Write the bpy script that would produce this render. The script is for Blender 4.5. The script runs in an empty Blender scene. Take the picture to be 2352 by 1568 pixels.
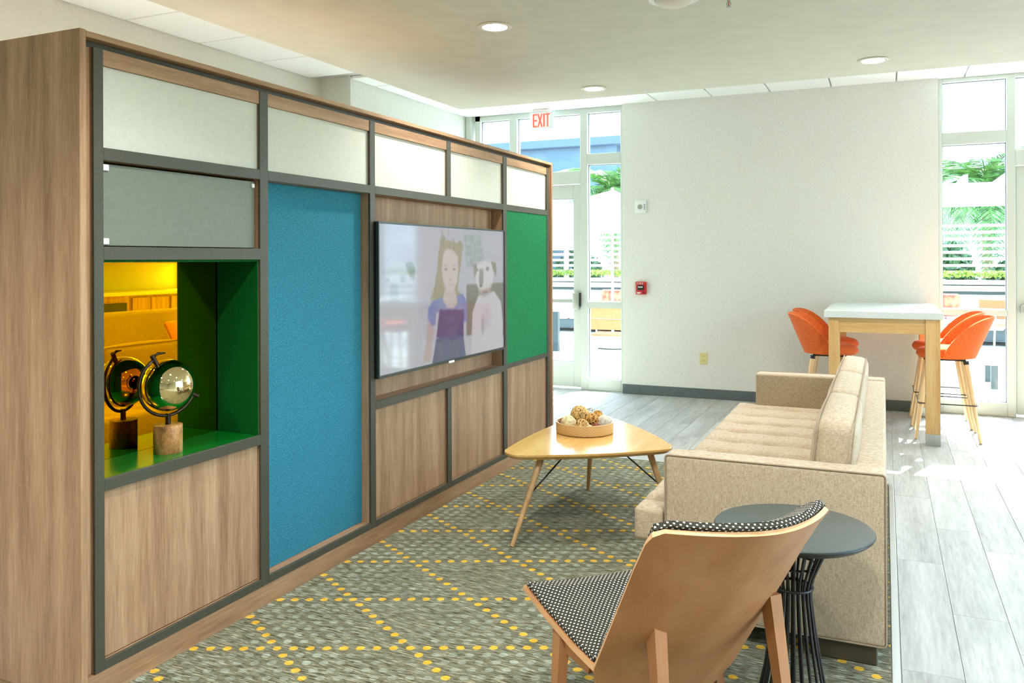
import bpy, bmesh, math, random
import numpy as np
from mathutils import Vector, Matrix
random.seed(7)
S = bpy.context.scene
C = S.collection

# ------------------------------------------------------------------ camera
TH, RO = 0.421, 0.0034
cam = bpy.data.cameras.new('camera')
cam.sensor_fit = 'HORIZONTAL'
cam.sensor_width = 36.0
cam.lens = 1910.86 / 2352 * 36
cam.shift_y = -(784 - 594.7) / 2352
cam.clip_start = 0.05
cam.clip_end = 300
camo = bpy.data.objects.new('camera', cam)
C.objects.link(camo)
_R = Vector((math.cos(TH), math.sin(TH), 0))
_F = Vector((-math.sin(TH), math.cos(TH), 0))
_U = Vector((0, 0, 1))
_r = _R * math.cos(RO) - _U * math.sin(RO)
_u = _U * math.cos(RO) + _R * math.sin(RO)
_m = Matrix((_r, _u, -_F)).transposed().to_4x4()
_m.translation = Vector((2.448, 0, 1.5))
camo.matrix_world = _m
S.camera = camo

# ------------------------------------------------------------------ world, sun, exposure
SUN_DIR = Vector((-0.35, -1.0, -1.115)).normalized()      # direction the sunlight travels
world = bpy.data.worlds.new('world')
S.world = world
world.use_nodes = True
wn = world.node_tree.nodes
wl = world.node_tree.links
wn.clear()
wo = wn.new('ShaderNodeOutputWorld')
wb = wn.new('ShaderNodeBackground')
sky = wn.new('ShaderNodeTexSky')
sky.sky_type = 'NISHITA'
sky.sun_disc = False
sky.sun_elevation = math.asin(-SUN_DIR.z)
sky.sun_rotation = math.atan2(-SUN_DIR.x, -SUN_DIR.y)
sky.air_density = 1.0
sky.dust_density = 1.5
wb.inputs[1].default_value = 0.46
wl.new(sky.outputs[0], wb.inputs[0])
wl.new(wb.outputs[0], wo.inputs[0])
sun = bpy.data.lights.new('sun', 'SUN')
sun.energy = 6.5
sun.angle = math.radians(0.6)
sun.color = (1.0, 0.995, 0.985)
suno = bpy.data.objects.new('sun', sun)
suno.rotation_euler = SUN_DIR.to_track_quat('-Z', 'Y').to_euler()
suno.location = (8, 25, 20)
C.objects.link(suno)
S.view_settings.view_transform = 'Standard'
S.view_settings.look = 'None'
S.view_settings.gamma = 1.0
S.view_settings.use_curve_mapping = False
S.view_settings.exposure = 2.49
S.cycles.max_bounces = 8
S.cycles.diffuse_bounces = 5
S.cycles.caustics_reflective = False
S.cycles.caustics_refractive = False
LAMP = 5.0          # watts of each recessed ceiling lamp

# ------------------------------------------------------------------ helpers: objects
def lin(c):
    return tuple(((v / 255) / 12.92 if v / 255 <= 0.04045 else ((v / 255 + 0.055) / 1.055) ** 2.4) for v in c)

def thing(name, label=None, cat=None, loc=(0, 0, 0), rz=0.0, group=None, kind=None, parent=None):
    o = bpy.data.objects.new(name, None)
    o.empty_display_size = 0.1
    C.objects.link(o)
    o.location = loc
    o.rotation_euler = (0, 0, rz)
    if parent:
        o.parent = parent
    return tag(o, label, cat, group, kind)

def tag(o, label=None, cat=None, group=None, kind=None):
    if label: o['label'] = label
    if cat: o['category'] = cat
    if group: o['group'] = group
    if kind: o['kind'] = kind
    return o

def world_loc(o):
    v = Vector((0, 0, 0))
    while o:
        v = v + o.location
        o = o.parent
    return v

class B:
    """collects shapes into one mesh"""
    def __init__(s):
        s.bm = bmesh.new()
    def box(s, x0, x1, y0, y1, z0, z1, bev=0.0, seg=1):
        m = Matrix.Translation(((x0 + x1) / 2, (y0 + y1) / 2, (z0 + z1) / 2)) @ Matrix.Diagonal((abs(x1 - x0), abs(y1 - y0), abs(z1 - z0), 1))
        r = bmesh.ops.create_cube(s.bm, size=1.0, matrix=m)
        if bev > 0:
            es = list({e for v in r['verts'] for e in v.link_edges})
            bmesh.ops.bevel(s.bm, geom=es, offset=bev, segments=seg, profile=0.5, affect='EDGES')
        return s
    def xbox(s, mat, sx, sy, sz, bev=0.0, seg=1):
        r = bmesh.ops.create_cube(s.bm, size=1.0, matrix=mat @ Matrix.Diagonal((sx, sy, sz, 1)))
        if bev > 0:
            es = list({e for v in r['verts'] for e in v.link_edges})
            bmesh.ops.bevel(s.bm, geom=es, offset=bev, segments=seg, profile=0.5, affect='EDGES')
        return s
    def cone(s, p0, p1, r0, r1, n=12, caps=True):
        p0, p1 = Vector(p0), Vector(p1)
        d = p1 - p0
        q = d.to_track_quat('Z', 'Y').to_matrix().to_4x4()
        q.translation = (p0 + p1) / 2
        bmesh.ops.create_cone(s.bm, cap_ends=caps, segments=n, radius1=r0, radius2=r1, depth=d.length, matrix=q)
        return s
    def bar(s, p0, p1, a0, b0, a1, b1, up=(0, 0, 1)):
        """tapered rectangular bar"""
        p0, p1 = Vector(p0), Vector(p1)
        d = (p1 - p0).normalized()
        x = d.cross(Vector(up))
        if x.length < 1e-4: x = Vector((1, 0, 0))
        x.normalize()
        y = x.cross(d).normalized()
        vs = []
        for p, a, b in ((p0, a0, b0), (p1, a1, b1)):
            for sx, sy in ((-1, -1), (1, -1), (1, 1), (-1, 1)):
                vs.append(s.bm.verts.new(p + x * sx * a / 2 + y * sy * b / 2))
        f = s.bm.faces.new
        f(vs[3::-1]); f(vs[4:8])
        for i in range(4):
            j = (i + 1) % 4
            f((vs[i], vs[j], vs[4 + j], vs[4 + i]))
        return s
    def sphere(s, c, r, u=24, v=14, scale=(1, 1, 1)):
        bmesh.ops.create_uvsphere(s.bm, u_segments=u, v_segments=v, radius=r, matrix=Matrix.Translation(c) @ Matrix.Diagonal((*scale, 1)))
        return s
    def tube(s, pts, r, n=8, closed=False):
        pts = [Vector(p) for p in pts]
        N = len(pts)
        rings = []
        prev = None
        for i in range(N):
            if closed:
                t = pts[(i + 1) % N] - pts[i - 1]
            else:
                t = pts[min(i + 1, N - 1)] - pts[max(i - 1, 0)]
            t.normalize()
            if prev is None:
                a = t.orthogonal().normalized()
            else:
                a = (prev - t * prev.dot(t)).normalized()
            prev = a
            b = t.cross(a)
            rr = r[i] if isinstance(r, (list, tuple)) else r
            rings.append([s.bm.verts.new(pts[i] + (a * math.cos(k * 2 * math.pi / n) + b * math.sin(k * 2 * math.pi / n)) * rr) for k in range(n)])
        rng = range(N) if closed else range(N - 1)
        for i in rng:
            A, Bq = rings[i], rings[(i + 1) % N]
            off = 0
            if closed and i == N - 1:
                off = min(range(n), key=lambda o: (A[0].co - Bq[o].co).length)
            for k in range(n):
                try:
                    s.bm.faces.new((A[k], A[(k + 1) % n], Bq[(k + 1 + off) % n], Bq[(k + off) % n]))
                except ValueError:
                    pass
        if not closed:
            s.bm.faces.new(rings[0][::-1]); s.bm.faces.new(rings[-1])
        return s
    def lathe(s, prof, c=(0, 0, 0), n=32):
        c = Vector(c)
        rings = []
        for r, z in prof:
            if r < 1e-5:
                rings.append([s.bm.verts.new(c + Vector((0, 0, z)))])
            else:
                rings.append([s.bm.verts.new(c + Vector((r * math.cos(k * 2 * math.pi / n), r * math.sin(k * 2 * math.pi / n), z))) for k in range(n)])
        for A, D in zip(rings, rings[1:]):
            for k in range(n):
                k2 = (k + 1) % n
                q = []
                for v in (A[k % len(A)], A[k2 % len(A)], D[k2 % len(D)], D[k % len(D)]):
                    if v not in q: q.append(v)
                if len(q) > 2: s.bm.faces.new(q)
        return s
    def prism(s, outline, z0, z1, bev=0.0, bev_low=0.0):
        """outline: (x, y) list, extruded; bev_low insets the lower rim"""
        n = len(outline)
        cx = sum(p[0] for p in outline) / n
        cy = sum(p[1] for p in outline) / n
        lv = []
        levels = [(z0, bev_low), (z0 + (z1 - z0) * 0.6, 0.0 if bev_low else 0.0), (z1 - bev, 0.0), (z1, bev)]
        for z, ins in levels:
            ring = []
            for x, y in outline:
                d = math.hypot(x - cx, y - cy)
                k = (d - ins) / d if d else 1
                ring.append(s.bm.verts.new((cx + (x - cx) * k, cy + (y - cy) * k, z)))
            lv.append(ring)
        for A, D in zip(lv, lv[1:]):
            for i in range(n):
                j = (i + 1) % n
                s.bm.faces.new((A[i], A[j], D[j], D[i]))
        s.bm.faces.new(lv[0][::-1]); s.bm.faces.new(lv[-1])
        return s
    def poly(s, pts, thick, nrm):
        """flat polygon plate with thickness along nrm"""
        nrm = Vector(nrm)
        a = [s.bm.verts.new(Vector(p)) for p in pts]
        b = [s.bm.verts.new(Vector(p) + nrm * thick) for p in pts]
        n = len(a)
        s.bm.faces.new(a[::-1]); s.bm.faces.new(b)
        for i in range(n):
            j = (i + 1) % n
            s.bm.faces.new((a[i], a[j], b[j], b[i]))
        return s
    def shell(s, grid, thick, rim=0, uv=False):
        """grid[r][c] of points -> solid sheet offset along its normal"""
        g = [[Vector(p) for p in row] for row in grid]
        R, K = len(g), len(g[0])
        def nr(i, j):
            du = g[i][min(j + 1, K - 1)] - g[i][max(j - 1, 0)]
            dv = g[min(i + 1, R - 1)][j] - g[max(i - 1, 0)][j]
            n = du.cross(dv)
            return n.normalized() if n.length > 1e-9 else Vector((0, 0, 1))
        th = thick if callable(thick) else (lambda i, j: thick)
        A = [[s.bm.verts.new(g[i][j]) for j in range(K)] for i in range(R)]
        D = [[s.bm.verts.new(g[i][j] + nr(i, j) * th(i, j)) for j in range(K)] for i in range(R)]
        f = s.bm.faces.new
        for i in range(R - 1):
            for j in range(K - 1):
                f((A[i][j], A[i + 1][j], A[i + 1][j + 1], A[i][j + 1]))
                f((D[i][j], D[i][j + 1], D[i + 1][j + 1], D[i + 1][j]))
        e = []
        for i in range(R - 1):
            e.append(f((A[i][0], D[i][0], D[i + 1][0], A[i + 1][0])))
            e.append(f((A[i][K - 1], A[i + 1][K - 1], D[i + 1][K - 1], D[i][K - 1])))
        for j in range(K - 1):
            e.append(f((A[0][j], A[0][j + 1], D[0][j + 1], D[0][j])))
            e.append(f((A[R - 1][j], D[R - 1][j], D[R - 1][j + 1], A[R - 1][j + 1])))
        for q in e: q.material_index = rim
        if uv:
            # lengths along the sheet in metres; the rim continues past the edge by the thickness
            ul = s.bm.loops.layers.uv.verify()
            ca = [[0.0] * K for _ in range(R)]
            ra = [[0.0] * K for _ in range(R)]
            for i in range(R):
                for j in range(1, K): ca[i][j] = ca[i][j - 1] + (g[i][j] - g[i][j - 1]).length
                mid = ca[i][K // 2]
                for j in range(K): ca[i][j] -= mid
            for j in range(K):
                for i in range(1, R): ra[i][j] = ra[i - 1][j] + (g[i][j] - g[i - 1][j]).length
            pos = {}
            for i in range(R):
                for j in range(K):
                    pos[A[i][j]] = (i, j, 0); pos[D[i][j]] = (i, j, 1)
            er = set(e)
            for i in range(R):
                for j in range(K):
                    for v, d in ((A[i][j], 0), (D[i][j], 1)):
                        for lp in v.link_loops:
                            u_, v_ = ca[i][j], ra[i][j]
                            if d and lp.face in er:
                                idx = [pos[w] for w in lp.face.verts]
                                t = abs(th(i, j))
                                if all(q[0] == 0 for q in idx): v_ -= t
                                elif all(q[0] == R - 1 for q in idx): v_ += t
                                elif all(q[1] == 0 for q in idx): u_ -= t
                                else: u_ += t
                            lp[ul].uv = (u_, v_)
        return s
    def cushion(s, x0, x1, y0, y1, z0, z1, r=0.03, puff=(0, 0, 0), n=(6, 6, 4)):
        """rounded box whose faces swell by puff along each axis"""
        hx, hy, hz = (x1 - x0) / 2, (y1 - y0) / 2, (z1 - z0) / 2
        c = Vector(((x0 + x1) / 2, (y0 + y1) / 2, (z0 + z1) / 2))
        cache = {}
        def vert(a, b, e):
            k = (round(a, 5), round(b, 5), round(e, 5))
            if k in cache: return cache[k]
            p = Vector((a * hx, b * hy, e * hz))
            q = Vector((max(-hx + r, min(hx - r, p.x)), max(-hy + r, min(hy - r, p.y)), max(-hz + r, min(hz - r, p.z))))
            d = p - q
            if d.length > 1e-9:
                p = q + d.normalized() * r
            pa = Vector((puff[0] * (1 - b * b) * (1 - e * e) * a, puff[1] * (1 - a * a) * (1 - e * e) * b, puff[2] * (1 - a * a) * (1 - b * b) * e))
            v = s.bm.verts.new(c + p + pa)
            cache[k] = v
            return v
        def ticks(k, h):
            e = min(0.9, r / h)
            inner = [-1 + e + (2 - 2 * e) * i / k for i in range(k + 1)]
            return [-1, -1 + e * 0.3, -1 + e * 0.65] + inner + [1 - e * 0.65, 1 - e * 0.3, 1]
        tx, ty, tz = ticks(n[0], hx), ticks(n[1], hy), ticks(n[2], hz)
        def face(A, Bt, mk, flip):
            for i in range(len(A) - 1):
                for j in range(len(Bt) - 1):
                    q = [mk(A[i], Bt[j]), mk(A[i + 1], Bt[j]), mk(A[i + 1], Bt[j + 1]), mk(A[i], Bt[j + 1])]
                    if flip: q.reverse()
                    try: s.bm.faces.new(q)
                    except ValueError: pass
        for e in (-1, 1):
            face(tx, ty, lambda a, b: vert(a, b, e), e < 0)
            face(ty, tz, lambda a, b: vert(e, a, b), e < 0)
            face(tz, tx, lambda a, b: vert(b, e, a), e < 0)
        return s
    def done(s, name, mat, parent=None, local=False, smooth=False, label=None, kind=None, matrix=None, mat2=None):
        me = bpy.data.meshes.new(name)
        if matrix is not None: s.bm.transform(matrix)
        if parent is not None and not local:
            s.bm.transform(Matrix.Translation(-world_loc(parent)))
        bmesh.ops.recalc_face_normals(s.bm, faces=s.bm.faces[:])
        if smooth:
            for f in s.bm.faces: f.smooth = True
        s.bm.to_mesh(me)
        s.bm.free()
        if smooth and smooth is not True:
            me.set_sharp_from_angle(angle=math.radians(smooth))
        o = bpy.data.objects.new(name, me)
        me.materials.append(mat)
        if mat2: me.materials.append(mat2)
        C.objects.link(o)
        if parent: o.parent = parent
        if label: o['label'] = label
        if kind: o['kind'] = kind
        return o

def dup(o, parent=None, loc=None, rz=None):
    c = o.copy()
    C.objects.link(c)
    if parent is not None: c.parent = parent
    if loc is not None: c.location = loc
    if rz is not None: c.rotation_euler = (0, 0, rz)
    return c

def dup_tree(o, loc=None, rz=None, label=None, parent=None):
    c = dup(o, parent, loc, rz)
    if label: c['label'] = label
    for ch in list(o.children):
        dup_tree(ch, parent=c)
    return c

# ------------------------------------------------------------------ helpers: materials
def nodemat(name):
    m = bpy.data.materials.new(name)
    m.use_nodes = True
    nt = m.node_tree
    return m, nt, nt.nodes['Principled BSDF']

def N(nt, kind, **kw):
    n = nt.nodes.new(kind)
    for k, v in kw.items():
        if k.startswith('i_'):
            key = k[2:]
            n.inputs[int(key) if key.isdigit() else key].default_value = v
        else:
            setattr(n, k, v)
    return n

def ramp(nt, fac, stops):
    r = nt.nodes.new('ShaderNodeValToRGB')
    e = r.color_ramp.elements
    while len(e) > 1: e.remove(e[-1])
    e[0].position = stops[0][0]; e[0].color = (*lin(stops[0][1]), 1)
    for p, c in stops[1:]:
        x = e.new(p); x.color = (*lin(c), 1)
    nt.links.new(fac, r.inputs[0])
    return r.outputs[0]

def plain(name, col, rough=0.5, metal=0.0, spec=0.5, coat=0.0, noise=0.0, nscale=40.0, bump=0.0):
    m, nt, p = nodemat(name)
    p.inputs['Roughness'].default_value = rough
    p.inputs['Metallic'].default_value = metal
    p.inputs['Specular IOR Level'].default_value = spec
    p.inputs['Coat Weight'].default_value = coat
    tc = N(nt, 'ShaderNodeTexCoord')
    nz = N(nt, 'ShaderNodeTexNoise', i_Scale=nscale, i_Detail=3.0)
    nt.links.new(tc.outputs['Object'], nz.inputs['Vector'])
    a = [max(0, c * (1 - noise)) for c in col]
    b = [min(255, c * (1 + noise)) for c in col]
    nt.links.new(ramp(nt, nz.outputs[0], [(0.35, a), (0.65, b)]), p.inputs['Base Color'])
    if bump:
        bp = N(nt, 'ShaderNodeBump', i_Strength=bump, i_Distance=0.01)
        nt.links.new(nz.outputs[0], bp.inputs['Height'])
        nt.links.new(bp.outputs[0], p.inputs['Normal'])
    return m

def wood(name, c1, c2, c3, axis=2, scale=14.0, rough=0.45, spec=0.35, along=0.06, fine=1.0):
    m, nt, p = nodemat(name)
    p.inputs['Roughness'].default_value = rough
    p.inputs['Specular IOR Level'].default_value = spec
    tc = N(nt, 'ShaderNodeTexCoord')
    oi = N(nt, 'ShaderNodeObjectInfo')
    add = N(nt, 'ShaderNodeVectorMath', operation='ADD')
    sc = N(nt, 'ShaderNodeVectorMath', operation='SCALE')
    sc.inputs['Scale'].default_value = 7.0
    cb = N(nt, 'ShaderNodeCombineXYZ')
    for i in range(3): nt.links.new(oi.outputs['Random'], cb.inputs[i])
    nt.links.new(cb.outputs[0], sc.inputs[0])
    nt.links.new(tc.outputs['Object'], add.inputs[0])
    nt.links.new(sc.outputs[0], add.inputs[1])
    mp = N(nt, 'ShaderNodeMapping')
    v = [1.0, 1.0, 1.0]; v[axis] = along
    mp.inputs['Scale'].default_value = v
    nt.links.new(add.outputs[0], mp.inputs['Vector'])
    n1 = N(nt, 'ShaderNodeTexNoise', i_Scale=scale, i_Detail=4.0, i_Roughness=0.6)
    n2 = N(nt, 'ShaderNodeTexNoise', i_Scale=scale * 9, i_Detail=3.0, i_Roughness=0.7)
    nt.links.new(mp.outputs[0], n1.inputs['Vector'])
    nt.links.new(mp.outputs[0], n2.inputs['Vector'])
    mx = N(nt, 'ShaderNodeMix', data_type='FLOAT')
    mx.inputs[0].default_value = 0.4 * fine
    nt.links.new(n1.outputs[0], mx.inputs[2]); nt.links.new(n2.outputs[0], mx.inputs[3])
    nt.links.new(ramp(nt, mx.outputs[0], [(0.34, c1), (0.5, c2), (0.66, c3)]), p.inputs['Base Color'])
    bp = N(nt, 'ShaderNodeBump', i_Strength=0.05, i_Distance=0.002)
    nt.links.new(n2.outputs[0], bp.inputs['Height'])
    nt.links.new(bp.outputs[0], p.inputs['Normal'])
    return m

def woven(name, c1, c2, scale=260.0, rough=0.95, bump=0.25, axis2=(1, 1, 1)):
    """fabric with fine crossing threads"""
    m, nt, p = nodemat(name)
    p.inputs['Roughness'].default_value = rough
    p.inputs['Specular IOR Level'].default_value = 0.1
    p.inputs['Sheen Weight'].default_value = 0.15
    tc = N(nt, 'ShaderNodeTexCoord')
    outs = []
    for sv in ((0.12, 0.12, 1.0), (1.0, 1.0, 0.12)):
        mp = N(nt, 'ShaderNodeMapping')
        mp.inputs['Scale'].default_value = sv
        nt.links.new(tc.outputs['Object'], mp.inputs['Vector'])
        nz = N(nt, 'ShaderNodeTexNoise', i_Scale=scale, i_Detail=2.0)
        nt.links.new(mp.outputs[0], nz.inputs['Vector'])
        outs.append(nz.outputs[0])
    mx = N(nt, 'ShaderNodeMix', data_type='FLOAT')
    mx.inputs[0].default_value = 0.5
    nt.links.new(outs[0], mx.inputs[2]); nt.links.new(outs[1], mx.inputs[3])
    nt.links.new(ramp(nt, mx.outputs[0], [(0.38, c1), (0.62, c2)]), p.inputs['Base Color'])
    bp = N(nt, 'ShaderNodeBump', i_Strength=bump, i_Distance=0.002)
    nt.links.new(mx.outputs[0], bp.inputs['Height'])
    nt.links.new(bp.outputs[0], p.inputs['Normal'])
    return m

def glow(name, col, strength):
    m, nt, p = nodemat(name)
    p.inputs['Base Color'].default_value = (*lin(col), 1)
    p.inputs['Emission Color'].default_value = (*lin(col), 1)
    p.inputs['Emission Strength'].default_value = strength
    return m

def glass(name, tint=(245, 252, 250), ior=1.45):
    m = bpy.data.materials.new(name)
    m.use_nodes = True
    nt = m.node_tree
    nt.nodes.clear()
    o = N(nt, 'ShaderNodeOutputMaterial')
    t = N(nt, 'ShaderNodeBsdfTransparent')
    t.inputs[0].default_value = (*lin(tint), 1)
    g = N(nt, 'ShaderNodeBsdfGlossy', i_Roughness=0.01)
    lw = N(nt, 'ShaderNodeLayerWeight')
    pw_ = N(nt, 'ShaderNodeMath', operation='POWER')
    pw_.inputs[1].default_value = 5.0
    ma = N(nt, 'ShaderNodeMath', operation='MULTIPLY_ADD')
    ma.inputs[1].default_value = 0.95
    ma.inputs[2].default_value = 0.035
    nt.links.new(lw.outputs['Facing'], pw_.inputs[0])
    nt.links.new(pw_.outputs[0], ma.inputs[0])
    mx = N(nt, 'ShaderNodeMixShader')
    nt.links.new(ma.outputs[0], mx.inputs[0])
    nt.links.new(t.outputs[0], mx.inputs[1]); nt.links.new(g.outputs[0], mx.inputs[2])
    nt.links.new(mx.outputs[0], o.inputs[0])
    return m

W = {}
W['walnut_z'] = wood('walnut_laminate_upright', (136, 103, 76), (167, 133, 102), (190, 158, 126), 2)
W['walnut_y'] = wood('walnut_laminate_lengthwise', (136, 103, 76), (164, 130, 98), (186, 154, 122), 1)
W['walnut_x'] = wood('walnut_laminate_crosswise', (136, 103, 76), (164, 130, 98), (186, 154, 122), 0)
W['frame'] = plain('grey_green_frame_laminate', (69, 70, 59), 0.42, noise=0.05, nscale=90)
W['cream'] = plain('cream_back_painted_panel', (206, 209, 199), 0.6, noise=0.01)
W['greyglass'] = plain('grey_back_painted_glass', (116, 122, 112), 0.4, spec=0.4, noise=0.02)
W['blue'] = plain('teal_felt', (56, 126, 148), 0.95, spec=0.1, noise=0.13, nscale=170, bump=0.3)
W['green'] = plain('green_felt', (42, 122, 78), 0.95, spec=0.1, noise=0.13, nscale=170, bump=0.3)
W['nichegreen'] = plain('deep_green_lacquer_fabric', (0, 88, 28), 0.8, spec=.15, noise=0.15, nscale=200)
W['shelfgreen'] = plain('deep_green_gloss_lacquer', (8, 112, 34), 0.18, spec=0.6, noise=0.05)
W['gold'] = plain('gold_tinted_mirror', (255, 186, 2), 0.012, metal=1.0)
W['chrome'] = plain('polished_gold_chrome', (236, 220, 170), 0.03, metal=1.0)
W['iron'] = plain('aged_iron', (58, 48, 38), 0.35, metal=0.8, noise=0.1)
W['clip'] = plain('white_plastic_clip', (232, 236, 236), 0.4)
W['black'] = plain('black_plastic', (16, 17, 18), 0.3)
W['bezel'] = plain('brushed_dark_bezel', (70, 78, 76), 0.3, metal=0.6)
W['whitep'] = plain('white_painted_metal', (202, 208, 200), 0.4)
W['gasket'] = plain('grey_gasket', (116, 124, 130), 0.5)
W['steel'] = plain('satin_steel', (176, 180, 174), 0.35, metal=0.55)
W['wallpaper'] = woven('off_white_woven_wallcovering', (219, 218, 210), (230, 230, 225), 260.0, 0.8, 0.05)
W['wall'] = plain('off_white_wall_paint', (220, 222, 214), 0.75, noise=0.01)
W['soffit'] = plain('warm_white_ceiling_paint', (214, 214, 199), 0.8, noise=0.012, nscale=6)
W['tile'] = plain('white_acoustic_tile', (245, 248, 248), 0.9, noise=0.02, nscale=220)
W['grid'] = plain('ceiling_grid_enamel', (200, 204, 200), 0.5)
W['base'] = plain('slate_vinyl_baseboard', (92, 102, 102), 0.5, noise=0.04)
W['oak'] = wood('light_oak', (186, 144, 90), (206, 166, 110), (220, 184, 132), 2, 10.0, 0.4)
W['oak_x'] = wood('light_oak_rail', (186, 144, 90), (206, 166, 110), (220, 184, 132), 0, 10.0, 0.4)
W['oak_top'] = wood('oak_table_top', (206, 158, 88), (222, 176, 104), (234, 194, 126), 1, 9.0, 0.16, 0.6)
W['legoak'] = wood('oak_turned_leg', (172, 136, 90), (192, 156, 108), (210, 176, 130), 2, 12.0, 0.4)
W['beech'] = wood('pale_beech_leg', (214, 178, 130), (228, 196, 150), (238, 212, 170), 2, 12.0, 0.4)
W['ply'] = wood('stained_beech_ply', (160, 108, 68), (172, 120, 78), (182, 132, 90), 2, 8.0, 0.4, 0.4, along=0.12, fine=0.5)
W['plyedge'] = wood('pale_ply_edge', (206, 158, 112), (218, 172, 126), (226, 184, 140), 1, 30.0, 0.45)
W['linen'] = woven('oatmeal_linen', (166, 146, 118), (204, 189, 165), 520.0)
W['piping'] = plain('taupe_piping', (160, 142, 120), 0.9, noise=0.08, nscale=300)
W['darkleg'] = plain('dark_bronze_block', (74, 66, 50), 0.5)
W['orange'] = woven('burnt_orange_wool', (206, 92, 40), (232, 116, 56), 320.0)
W['pink'] = woven('dusty_pink_wool', (206, 132, 120), (224, 152, 138), 320.0)
W['quartz'] = plain('white_quartz', (206, 210, 207), 0.3, noise=0.015, nscale=60)
W['blackmetal'] = plain('black_powder_coat', (22, 23, 24), 0.35, spec=0.5)
W['slate'] = plain('grey_laminate_top', (68, 77, 73), 0.45, spec=0.4, noise=0.03)
W['glass'] = glass('clear_glass')
W['red'] = plain('red_abs', (196, 30, 34), 0.35)
W['ivory'] = plain('ivory_plastic', (222, 210, 150), 0.4)
W['lamp'] = glow('lit_lamp_lens', (255, 244, 224), 14.0)
W['trimring'] = plain('white_trim_ring', (228, 222, 210), 0.5)
W['exitred'] = glow('red_exit_letter', (236, 60, 44), 0.6)
W['concrete'] = plain('pale_patio_concrete', (176, 176, 170), 0.85, noise=0.05, nscale=3)
W['patiowhite'] = plain('white_patio_paint', (236, 238, 236), 0.6)
W['patiogrey'] = plain('blue_grey_aluminium', (56, 68, 72), 0.5)
W['shade'] = plain('shade_grey_core', (56, 66, 62), 0.8)  # dark grey stands in for shade in the gaps between planter boards
W['tan'] = plain('tan_sling', (150, 98, 58), 0.7, noise=0.05)
W['canvas'] = plain('white_canvas', (244, 244, 242), 0.9)
W['cushionw'] = plain('white_outdoor_cushion', (240, 240, 238), 0.95)
W['leaf'] = plain('palm_leaf', (86, 126, 62), 0.55, noise=0.3, nscale=8)
W['hedge'] = plain('lime_hedge_leaf', (116, 138, 30), 0.6, noise=0.25, nscale=14)
W['shrub'] = plain('shrub_leaf', (52, 84, 46), 0.6, noise=0.25, nscale=10)
W['trunk'] = plain('palm_trunk', (140, 118, 92), 0.9, noise=0.2, nscale=20)
W['bluewall'] = plain('slate_blue_render', (84, 104, 122), 0.85, noise=0.04, nscale=1.5)
W['whitewall'] = plain('white_render', (226, 228, 230), 0.85, noise=0.02, nscale=1.0)
W['wingrey'] = plain('far_window_glass', (70, 82, 90), 0.6, spec=.1)
W['winpale'] = plain('pale_far_window', (176, 182, 186), 0.7, spec=.1)
W['roofgrey'] = plain('roof_fascia', (74, 92, 110), 0.7)

# ------------------------------------------------------------------ floor plank material
def mk_plank():
    return wood('grey_oak_plank', (146, 146, 141), (170, 172, 167), (190, 192, 189), 1, 7.0, 0.5, 0.12, along=0.09)
W['plank'] = mk_plank()

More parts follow.
